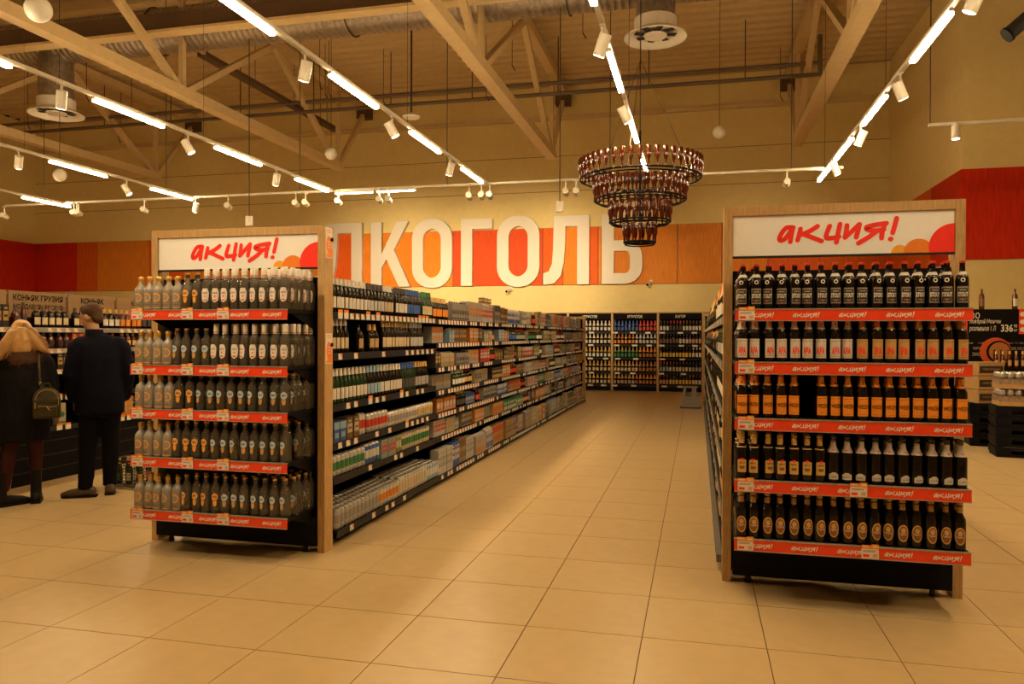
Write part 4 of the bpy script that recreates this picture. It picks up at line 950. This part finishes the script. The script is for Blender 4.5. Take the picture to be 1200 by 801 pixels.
# ------------------------------------------------------------------ draught beer corner beyond the beer rack
M_card = pm('brown_cardboard', (.42, .25, .10), .8, var=.08); M_crate = pm('dark_plastic_crate', (.006, .006, .010), .55, spec=.12); M_film = pm('shrink_wrapped_print', (.24, .17, .11), .4, var=.4, scale=25)
BYD = 12.6
xl = atY(1122, 380, BYD).x; zt = atY(1170, 362, BYD).z
t = thing('beer_bar', 'black draught beer counter with menu board beyond the beer rack', 'counter', (xl, BYD, 0))
bd = MB().box(0, 2.4, 0, .06, 1.42, zt, M_board).build('menu_board', t)
MB().box(0, 2.4, .005, .06, .55, 1.42, M_board).build('print_board', t)
MB().box(.05, 2.4, -.35, -.02, .0, 1.05, M_black).build('counter_body', t)
def bx(u): return atY(u, 380, BYD).x-xl
def bz(v): return atY(1165, v, BYD).z
for tx, ua, ub, va, vb, bold in (('пиво', 1126, 1148, 366, 373, .0), ('Лофброй Мюнхен', 1136, 1173, 373.5, 380, .01), ('розливное 1 Л', 1136, 1167, 381.5, 389, .01), ('336', 1173, 1187, 380, 388.5, .02), ('90', 1188, 1192, 380, 383.5, 0), ('шт', 1188, 1192, 385.5, 388, 0)):
    text_mb(tx, bx(ub)-bx(ua), bz(va)-bz(vb), M_chalk, bold, (bx(ua)+bx(ub))/2, (bz(va)+bz(vb))/2, -.002, .15 if len(tx) > 4 else 0).build('lettering', bd)
MB().box(bx(1131.5), bx(1133.5), -.004, 0, bz(391), bz(374), M_red).build('red_edge', bd)
o = MB().box(bx(1194), bx(1194)+.6, -.004, 0, bz(391), bz(362), M_red)
for k in range(3): o.poly([(bx(1199)+.045*math.cos(a*PI/8), -.006, bz(368+9*k)+.035*math.sin(a*PI/8)) for a in range(16)], M_chalk)
o.build('red_price_panel', bd)
pr = t
mbk = MB(); ccx, ccz = bx(1167), bz(412); k1 = mbk.mi(pc((.62, .10, .02)))
ringp = [(ccx+.21*math.cos(i*PI/16), ccz+.21*math.sin(i*PI/16)) for i in range(32)]
mbk.poly([(x, -.003, z) for x, z in ringp], pc((.60, .085, .015))); mbk.poly([(ccx+.04+.165*math.cos(i*PI/16), -.005, ccz+.165*math.sin(i*PI/16)) for i in range(32)], M_board)
mbk.poly([(ccx+.05+.14*math.cos(i*PI/16), -.007, ccz+.14*math.sin(i*PI/16)) for i in range(32)], pc((.46, .16, .04)))
mbk.build('barrel_print', t)
for tx, u, v, w_, h_ in (('ALE', 1136, 400, .11, .06), ('ЭЛЬ', 1150, 401, .09, .05), ('ПОРТЕР', 1146, 408, .12, .04), ('ZWICK', 1145, 415, .12, .05), ('PILS', 1183, 400, .09, .06), ('99', 1191, 400, .06, .06), ('ALT', 1198, 400, .07, .06), ('LAGER', 1186, 408, .12, .04), ('STOUT', 1197, 408, .10, .04)):
    text_mb(tx, w_, h_, pc((.40, .33, .24)), .01, bx(u), bz(v), .003).build('lettering', t)
for k in range(3):
    q = MB().tube((0, 0, 0), (0, 0, .16), .018, .014, M_dkgrey, 8).tube((0, 0, .12), (0, -.10, .12), .012, .010, M_alum, 8).tube((0, 0, .16), (0, -.02, .26), .012, .016, M_black, 8).build('beer_tap', t, 40); q.location = (bx(1160+8*k), -.18, 1.05)
for k, u in enumerate((1151, 1190)):
    place(('bottle', 'wine', M_amber, 'brown' if k == 0 else 'white', None, 12), 'display_bottle', 'bottle', (xl+bx(u), BYD+.03, zt), 0, ('brown bottle standing on the menu board nearer the beer rack', 'brown bottle with pale label on the menu board')[k], 'bottles on the menu board')
for k in range(9):
    place(('bottle', 'beer', M_amber, 'tan', 'gold', 10), 'bar_bottle', 'bottle', (xl+.42+.085*k, BYD-.29, 1.05), 0, 'small bottle, %s in the row on the beer counter' % nth(k), 'bottles in a row on the counter')
# stacked crates and boxes
def crate(x, y, z, rz, w, d, h, lab):
    t = thing('plastic_crate', lab, 'crate', (x, y, z), rz, 'dark plastic crates on the floor')
    MB().box(-w/2, w/2, -d/2, d/2, 0, h*.28, M_crate).build('crate_base', t)
    for s in (-1, 1): MB().box(-w/2, w/2, s*d/2-.012, s*d/2+.012, h*.72, h-.003, M_crate).build('crate_rim', t); MB().box(s*w/2-.012, s*w/2+.012, -d/2, d/2, h*.28, h-.003, M_crate).build('crate_end', t)
    for xx in (-w*.36, w*.36): 
        for s in (-1, 1): MB().box(xx-w*.14, xx+w*.14, s*d/2-.010, s*d/2+.010, h*.28, h*.72, M_crate).build('crate_wall', t)
def box_(x, y, z, rz, lab, w=.36, d=.30, h=.185):
    t = MB().box(-w/2, w/2, -d/2, d/2, 0, h-.003, M_card).build('cardboard_box', None, None, (x, y, z), rz)
    tag(t, lab, 'box', 'cardboard boxes on the crates')
    MB().poly([(-w*.46, -d/2-.001, h*.18), (w*.46, -d/2-.001, h*.18), (w*.46, -d/2-.001, h*.70), (-w*.46, -d/2-.001, h*.70)], pc((.03, .02, .015))).build('print_panel', t)
    m = text_mb('пивоварня', w*.7, h*.20, M_card, 0, 0, h*.44, -d/2-.002, .2); m.build('lettering', t)
    MB().box(-w*.5, w*.5, -.02, .02, h-.003, h-.001, pc((.5, .33, .16))).build('tape', t)
q = atZ(1156, 523, 0)
for k in range(4): crate(q.x+.03, q.y+.20, .147*k, -.12, .40, .40, .145, 'dark plastic crate under the boxes, %s from the floor' % nth(k))
for k in range(3): box_(q.x+.03, q.y+.20, .59+.19*k, .28, 'brown cardboard box with black print, %s up on the crates' % nth(k))
q2 = atZ(1200, 537, 0)
for k in range(5): crate(q2.x+.02, q2.y+.22, .126*k, -.12, .56, .40, .124, 'dark crate in the nearer stack under beer packs, %s from the floor' % nth(k))
for k in range(2):
    for j in range(2):
        t = thing('beer_pack', 'shrink-wrapped beer pack on the nearer crates, %s layer, %s pack' % (('lower', 'upper')[k], nth(j)), 'beer pack', (q2.x-.11+.27*j, q2.y+.22, .64+.215*k), -.12, 'shrink-wrapped beer packs')
        MB().box(-.13, .13, -.19, .19, 0, .12, M_film).box(-.132, .132, -.192, .192, 0, .055, M_card).build('tray', t)
        for a in range(3):
            for b in range(4): link('bottle_top', goods(('can', 'grey', 'brown', .04, .20))[1] or goods(('can', 'grey', 'brown', .04, .20))[0].mesh('bottle_top', 40), t, (-.085+.085*a, -.14+.093*b, .003))

# ------------------------------------------------------------------ people
def remesh(mb, name, voxel, sm, mat, parent=None, noise=0.0):
    me0 = mb.mesh('tmp'); o = bpy.data.objects.new('tmp', me0)
    r = o.modifiers.new('r', 'REMESH'); r.mode = 'VOXEL'; r.voxel_size = voxel; r.use_smooth_shade = True
    if sm: s = o.modifiers.new('s', 'SMOOTH'); s.iterations = sm; s.factor = .5
    me = evaluated(o)
    bpy.data.objects.remove(o); me.name = name; me.materials.clear(); me.materials.append(mat)
    if noise:
        from mathutils import noise as nz
        cn = [(v.co.copy(), v.normal.copy()) for v in me.vertices]; flat = []
        for p, n in cn: flat.extend(p+n*noise*(nz.noise(Vector((p.x*9, p.y*9, p.z*5)))+.6*nz.noise(Vector((p.x*22, p.y*22, p.z*13)))))
        me.vertices.foreach_set('co', flat)
    me.polygons.foreach_set('use_smooth', [True]*len(me.polygons)); me.update()
    return link(name, me, parent)
M_skin = pm('skin', (.50, .27, .16), .5, var=.06, scale=20)
M_navy = pm('navy_wool', (.0045, .0045, .012), .9, spec=.12, var=.25, scale=120, bump=.15); M_trs = pm('dark_trousers', (.005, .0045, .007), .9, spec=.12, var=.25, scale=120, bump=.1)
M_parka = pm('dark_parka', (.006, .005, .006), .7, spec=.12, var=.3, scale=60, bump=.2); M_fur = pm('brown_fur', (.085, .042, .026), .9, spec=.12, var=.5, scale=160, bump=.6)
M_blond = pm('blond_hair', (.46, .26, .09), .45, var=.30, scale=50, stretch=(6, 6, 1)); M_brhair = pm('brown_hair', (.075, .038, .018), .6, spec=.12, var=.35, scale=80)
M_shoe = pm('brown_leather', (.085, .055, .038), .4, var=.2); M_boot = pm('black_boot', (.012, .010, .010), .5, spec=.12); M_tight = pm('burgundy_tights', (.045, .012, .012), .7, spec=.12)
M_olive = pm('olive_leather', (.055, .045, .022), .45, spec=.12, var=.15); M_brass = pm('brass', (.60, .42, .16), .3, .8)
def hand(mb, w, d, side, mat, curl=.5):      # w wrist, d pointing along the fingers, side = thumb side
    w, d, side = Vector(w), Vector(d).normalized(), Vector(side).normalized(); n = d.cross(side)
    palm = w+d*.085
    for k in range(4): mb.cap_(w+side*(.022-.0145*k)*.6, palm+side*(.033-.022*k), .014, .0125, mat, 8)
    for k, L in enumerate((.068, .077, .072, .056)):
        b = palm+side*(.033-.022*k); p1 = b+(d*math.cos(curl*.5)+n*math.sin(curl*.5))*L*.5; p2 = p1+(d*math.cos(curl*1.4)+n*math.sin(curl*1.4))*L*.5
        mb.cap_(b, p1, .0098, .009, mat, 8); mb.cap_(p1, p2, .009, .0075, mat, 8)
    b = w+d*.025+side*.026; p1 = b+(d*.75+side*.65+n*.25).normalized()*.042; p2 = p1+(d+side*.15+n*.35).normalized()*.030
    mb.cap_(w+d*.01+side*.012, b, .015, .013, mat, 8); mb.cap_(b, p1, .013, .0105, mat, 8); mb.cap_(p1, p2, .0105, .009, mat, 8)
def head(mb, c, yaw, pitch, mat, s=1.0):     # yaw 0 = facing +y (away from the camera)
    Rm = Matrix.Rotation(yaw, 3, 'Z') @ Matrix.Rotation(pitch, 3, 'X'); c = Vector(c); P = lambda x, y, z: c+Rm @ (Vector((x, y, z))*s)
    mb.sph(P(0, -.012, .025), (.076*s, .094*s, .092*s), mat, 20, 14, Rm); mb.sph(P(0, .030, -.030), (.058*s, .060*s, .080*s), mat, 18, 12, Rm); mb.sph(P(0, .062, -.088), (.026*s, .024*s, .020*s), mat, 12, 8, Rm)
    mb.cap_(P(0, .086, .018), P(0, .108, -.022), .009*s, .014*s, mat, 8); mb.sph(P(0, .085, -.056), (.024*s, .012*s, .009*s), mat, 10, 6, Rm); mb.sph(P(0, .080, .032), (.055*s, .014*s, .012*s), mat, 10, 6, Rm)
    for e in (-1, 1):
        mb.sph(P(e*.078, -.008, -.004), (.012*s, .020*s, .032*s), mat, 10, 8, Rm); mb.sph(P(e*.030, .078, .016), (.014*s, .010*s, .010*s), mat, 8, 6, Rm)
    return P
# the man: local x to the photograph's right, y away from the camera, facing the shelves
mp = atZ(117, 580, 0); ang = math.atan2(-mp.x, mp.y)
body = MB(); b_ = M_skin
body.loft([(0, 0, .86, .15, .10), (0, 0, 1.05, .14, .10), (0, .0, 1.25, .165, .105), (0, 0, 1.40, .175, .09), (0, 0, 1.47, .09, .06)], b_)
body.cap_((-.03, .005, 1.42), (-.055, .015, 1.57), .055, .052, b_)
HP = (-.072, .03, 1.655); Phead = head(body, HP, .95, -.28, b_, 1.0)
for s in (-1, 1):
    body.cap_((s*.17, 0, 1.40), (s*.215, .0, 1.12), .045, .040, b_); body.cap_((s*.215, 0, 1.12), (s*.205, .06, .90), .038, .030, b_)
    hand(body, (s*.205, .065, .89), (-.05*s, .10, -1), (0, 1, .1), b_)
legs = [((-.08, 0, .88), (-.095, .02, .48), (-.115, -.02, .085)), ((.085, 0, .88), (.09, .03, .48), (.085, .05, .085))]
for h, kn, an in legs: body.cap_(h, kn, .080, .052, b_); body.cap_(kn, an, .052, .038, b_)
body.cap_((-.115, -.02, .07), (-.25, .02, .04), .035, .028, b_); body.cap_((.085, .05, .07), (.10, .20, .04), .035, .028, b_)
man = remesh(body, 'person', .0075, 3, M_skin); man.location = (mp.x, mp.y, 0); man.rotation_euler = (0, 0, ang)
tag(man, 'short-haired person in a dark navy coat and brown shoes facing the cognac shelves', 'person', 'shoppers at the cognac shelves')
co = MB()
co.loft([(0, 0, .76, .205, .145), (0, 0, .92, .210, .150), (0, 0, 1.10, .195, .140), (0, 0, 1.28, .205, .138), (0, .0, 1.40, .200, .115), (0, 0, 1.455, .150, .085), (-.01, 0, 1.50, .075, .070)], M_navy, 28)
for s in (-1, 1):
    co.cap_((s*.155, 0, 1.405), (s*.185, 0, 1.37), .075, .078, M_navy); co.cap_((s*.185, 0, 1.37), (s*.235, -.01, 1.12), .076, .066, M_navy); co.cap_((s*.235, -.01, 1.12), (s*.215, .055, .915), .064, .052, M_navy)
remesh(co, 'coat', .012, 5, M_navy, man, .006)
cl = MB(); 
for j in range(2): cl.loft([(-.035, .005, 1.455, .085, .080), (-.045, .01, 1.545, .075, .072)], M_navy, 24)
remesh(cl, 'collar', .010, 2, pm('blue_black_collar', (.005, .005, .014), .8, spec=.12), man, .002)
tr = MB(); tr.loft([(0, 0, .74, .165, .12), (0, 0, .88, .165, .115)], M_trs)
for h, kn, an in legs: tr.cap_((h[0], h[1], .80), kn, .100, .078, M_trs); tr.cap_(kn, (an[0], an[1], .13), .078, .064, M_trs); tr.tube((an[0], an[1], .13), (an[0], an[1], .075), .064, .062, M_trs, 14)
remesh(tr, 'trousers', .012, 4, M_trs, man, .006)
def shoe(ax, ay, dx, dy, mat, par, h=.10, nm='shoe'):
    d = Vector((dx, dy, 0)).normalized(); a = Vector((ax, ay, 0)); m = MB()
    m.cap_(a-d*.05+Vector((0, 0, .05)), a+d*.02+Vector((0, 0, .055)), .045, .046, mat); m.cap_(a+d*.02+Vector((0, 0, .05)), a+d*.13+Vector((0, 0, .034)), .046, .040, mat); m.cap_(a+d*.13+Vector((0, 0, .034)), a+d*.185+Vector((0, 0, .028)), .040, .026, mat); m.tube(a-d*.02+Vector((0, 0, .05)), a-d*.02+Vector((0, 0, h)), .046, .042, mat, 14)
    o = remesh(m, nm, .008, 4, mat, par)
    for v in o.data.vertices: v.co.z = max(v.co.z, .012)
    sl = MB(); pts = [(-.095, .036), (-.06, .044), (.05, .046), (.13, .044), (.19, .028), (.205, 0)]; pts = pts+[(x, -w) for x, w in reversed(pts[:-1])]
    sd = Vector((-d.y, d.x, 0)); lo = [a+d*x+sd*w for x, w in pts]; n = len(sl.v); L = len(lo); k = sl.mi(M_boot)
    sl.v += [(q.x, q.y, 0) for q in lo]+[(q.x, q.y, .018) for q in lo]; sl.f.append(tuple(reversed(range(L)))); sl.f.append(tuple(range(L, 2*L))); sl.m += [k, k]
    for i in range(L): sl.f.append((i, (i+1) % L, L+(i+1) % L, L+i)); sl.m.append(k)
    sl.build('sole', o); return o
shoe(-.115, -.02, -1, .25, M_shoe, man); shoe(.085, .05, .05, 1, M_shoe, man)
hr = MB(); Rm = Matrix.Rotation(.95, 3, 'Z') @ Matrix.Rotation(-.28, 3, 'X'); C0 = Vector(HP)
hr.sph(C0+Rm @ Vector((0, -.026, .046)), (.086, .094, .086), M_brhair, 22, 14, Rm); hr.sph(C0+Rm @ Vector((0, -.066, -.01)), (.066, .048, .066), M_brhair, 18, 12, Rm)
for e in (-1, 1): hr.sph(C0+Rm @ Vector((e*.070, -.015, .038)), (.014, .035, .030), M_brhair, 10, 8, Rm)
remesh(hr, 'hair', .009, 2, M_brhair, man, .004)
# the woman
wp = atZ(27, 590, 0); wa = math.atan2(-wp.x, wp.y)
body = MB()
body.loft([(0, 0, .80, .15, .10), (0, 0, .98, .125, .09), (0, 0, 1.16, .145, .095), (0, 0, 1.29, .155, .085), (0, 0, 1.36, .07, .055)], b_)
body.cap_((0, .005, 1.32), (-.005, .02, 1.44), .047, .045, b_); WH = (-.005, .03, 1.505); head(body, WH, .35, -.22, b_, .93)
for s in (-1, 1): body.cap_((s*.15, 0, 1.27), (s*.20, .03, 1.02), .040, .034, b_); body.cap_((s*.20, .03, 1.02), (s*.13, .20, .93), .033, .026, b_); hand(body, (s*.13, .205, .925), (-s*.5, .85, -.05), (s*.3, .3, .9), b_, .9)
wl_ = [((-.075, 0, .82), (-.10, -.01, .45), (-.135, -.03, .08)), ((.08, 0, .82), (.095, .02, .45), (.10, .03, .08))]
for h, kn, an in wl_: body.cap_(h, kn, .078, .050, b_); body.cap_(kn, an, .050, .034, b_)
body.cap_((-.135, -.03, .06), (-.05, .06, .035), .032, .025, b_); body.cap_((.10, .03, .06), (.11, .16, .035), .032, .025, b_)
wom = remesh(body, 'person', .0075, 3, M_skin); wom.location = (wp.x, wp.y, 0); wom.rotation_euler = (0, 0, wa)
tag(wom, 'long blond-haired person in a dark fur-collared parka carrying a small olive backpack', 'person', 'shoppers at the cognac shelves')
co = MB(); co.loft([(0, 0, .56, .205, .160), (0, 0, .75, .215, .165), (0, 0, .95, .195, .150), (0, 0, 1.12, .190, .140), (0, 0, 1.25, .185, .118), (0, 0, 1.32, .12, .085), (0, 0, 1.36, .07, .07)], M_parka, 28)
for s in (-1, 1): co.cap_((s*.14, 0, 1.27), (s*.165, 0, 1.24), .068, .074, M_parka); co.cap_((s*.165, 0, 1.24), (s*.225, .02, 1.01), .074, .066, M_parka); co.cap_((s*.225, .02, 1.01), (s*.14, .19, .935), .064, .052, M_parka)
remesh(co, 'parka', .012, 4, M_parka, wom, .009)
fu = MB()
for k in range(17):
    a = PI+PI*k/16; fu.sph((.155*math.cos(a), .06+.13*math.sin(a), 1.30-.02*math.sin(a)), (.058, .055, .062), M_fur, 12, 8)
fu.sph((0, -.07, 1.27), (.12, .06, .07), M_fur, 14, 10)
fo = remesh(fu, 'fur_hood', .012, 1, M_fur, wom, .016)
fs = MB()
for v in list(fo.data.vertices)[::3]:
    n = v.normal; p = v.co; q = p+n*.028+Vector((R.uniform(-.01, .01), R.uniform(-.01, .01), -.014)); sd = n.cross(Vector((R.uniform(-1, 1), R.uniform(-1, 1), 1))).normalized()*.0022; fs.poly([p-sd, p+sd, q], M_fur)
o = fs.build('fur_strands', fo); o['kind'] = 'stuff'
tg = MB()
for h, kn, an in wl_: tg.cap_((h[0], h[1], .70), kn, .086, .056, M_tight); tg.cap_(kn, (an[0], an[1], .14), .057, .040, M_tight)
remesh(tg, 'tights', .010, 3, M_tight, wom)
for (h, kn, an), dv in zip(wl_, ((.85, .3), (.1, 1))):
    o = shoe(an[0], an[1], dv[0], dv[1], M_boot, wom, .30, 'boot')
ha = MB(); wx = Vector(WH)
ha.sph(wx+Vector((0, -.012, .035)), (.085, .098, .086), M_blond, 22, 14)
ha.loft([(-.20, -.03, 1.245, .035, .05), (-.165, -.05, 1.32, .050, .06), (-.10, -.06, 1.43, .065, .065), (-.04, -.05, 1.53, .065, .07)], M_blond, 16)
ha.loft([(.185, -.05, 1.33, .030, .035), (.135, -.07, 1.36, .050, .05), (.085, -.07, 1.45, .055, .06), (.04, -.05, 1.54, .060, .07)], M_blond, 16)
ha.loft([(-.01, -.095, 1.34, .075, .035), (0, -.085, 1.45, .09, .05), (0, -.05, 1.56, .075, .06)], M_blond, 18)
hair = remesh(ha, 'hair', .010, 3, M_blond, wom, .010)
st = MB()
for k in range(150):
    s = -1 if k % 2 else 1; t0 = R.random(); x0 = s*.01+R.uniform(-.02, .02); top = Vector((x0, -.055-R.uniform(0, .03), 1.595)); end = Vector((s*(.05+.16*t0), -.085-.03*R.random(), 1.30+.05*R.random()+(.04 if s > 0 else -.05*t0))); mid = top.lerp(end, .5)+Vector((s*.015, -.035, .02))
    pts = [(1-u)**2*top+2*u*(1-u)*mid+u*u*end for u in [i/7 for i in range(8)]]; st.path(pts, [.0028*(1-.6*i/7) for i in range(8)], M_blond, 4)
o = st.build('hair_strands', hair, 60); o['kind'] = 'stuff'
# backpack hanging from her shoulder
bp = thing('backpack', 'small olive leather backpack with brass zips hanging on the parka', 'backpack', (0, 0, 0)); 
bo = Matrix.Translation((wp.x, wp.y, 0)) @ Matrix.Rotation(wa, 4, 'Z') @ Matrix.Translation((.175, -.245, .77)); bp.matrix_world = bo
m = MB(); m.sph((0, 0, .17), (.105, .055, .10), M_olive, 20, 12); m.hexa([(-.105, -.055, .0), (.105, -.055, .0), (.105, .055, 0), (-.105, .055, 0)], [(-.105, -.055, .17), (.105, -.055, .17), (.105, .055, .17), (-.105, .055, .17)], M_olive); remesh(m, 'bag_body', .010, 5, M_olive, bp)
m = MB(); m.hexa([(-.075, -.085, .015), (.075, -.085, .015), (.075, -.045, .015), (-.075, -.045, .015)], [(-.075, -.080, .12), (.075, -.080, .12), (.075, -.045, .12), (-.075, -.045, .12)], M_olive); pk = remesh(m, 'front_pocket', .008, 4, M_olive, bp)
MB().path([(-.07+.14*i/6, -.083, .105+.004*math.sin(i)) for i in range(7)], .003, M_brass, 5).build('zip', pk)
MB().path([(.085*math.cos(PI-PI*i/10), -.058, .165+.085*math.sin(PI*i/10)) for i in range(11)]+[(.085, -.062, .11)], .003, M_brass, 5).build('zip', bp)
MB().tube((-.085, -.062, .14), (-.088, -.066, .09), .005, .004, M_brass, 6).tube((.0, -.088, .10), (.02, -.09, .075), .004, .003, M_brass, 6).build('zip_pull', bp)
MB().path([(-.04, .02, .26), (-.05, .045, .33), (-.055, .055, .42), (-.058, .10, .50), (-.06, .17, .565)], [.010]*5, M_olive, 8).build('strap', bp, 60)
MB().lathe([(.011, 0), (.011, .03)], M_brass, 10, (-.047, .035, .285)).build('buckle', bp)
MB().path([(-.03, -.01, .265), (-.02, -.015, .30), (.02, -.015, .30), (.03, -.01, .265)], .007, M_olive, 6).build('top_handle', bp)
# what she holds: a pale printed carton at the edge of the frame

bpy.data.scenes.remove(TMP)
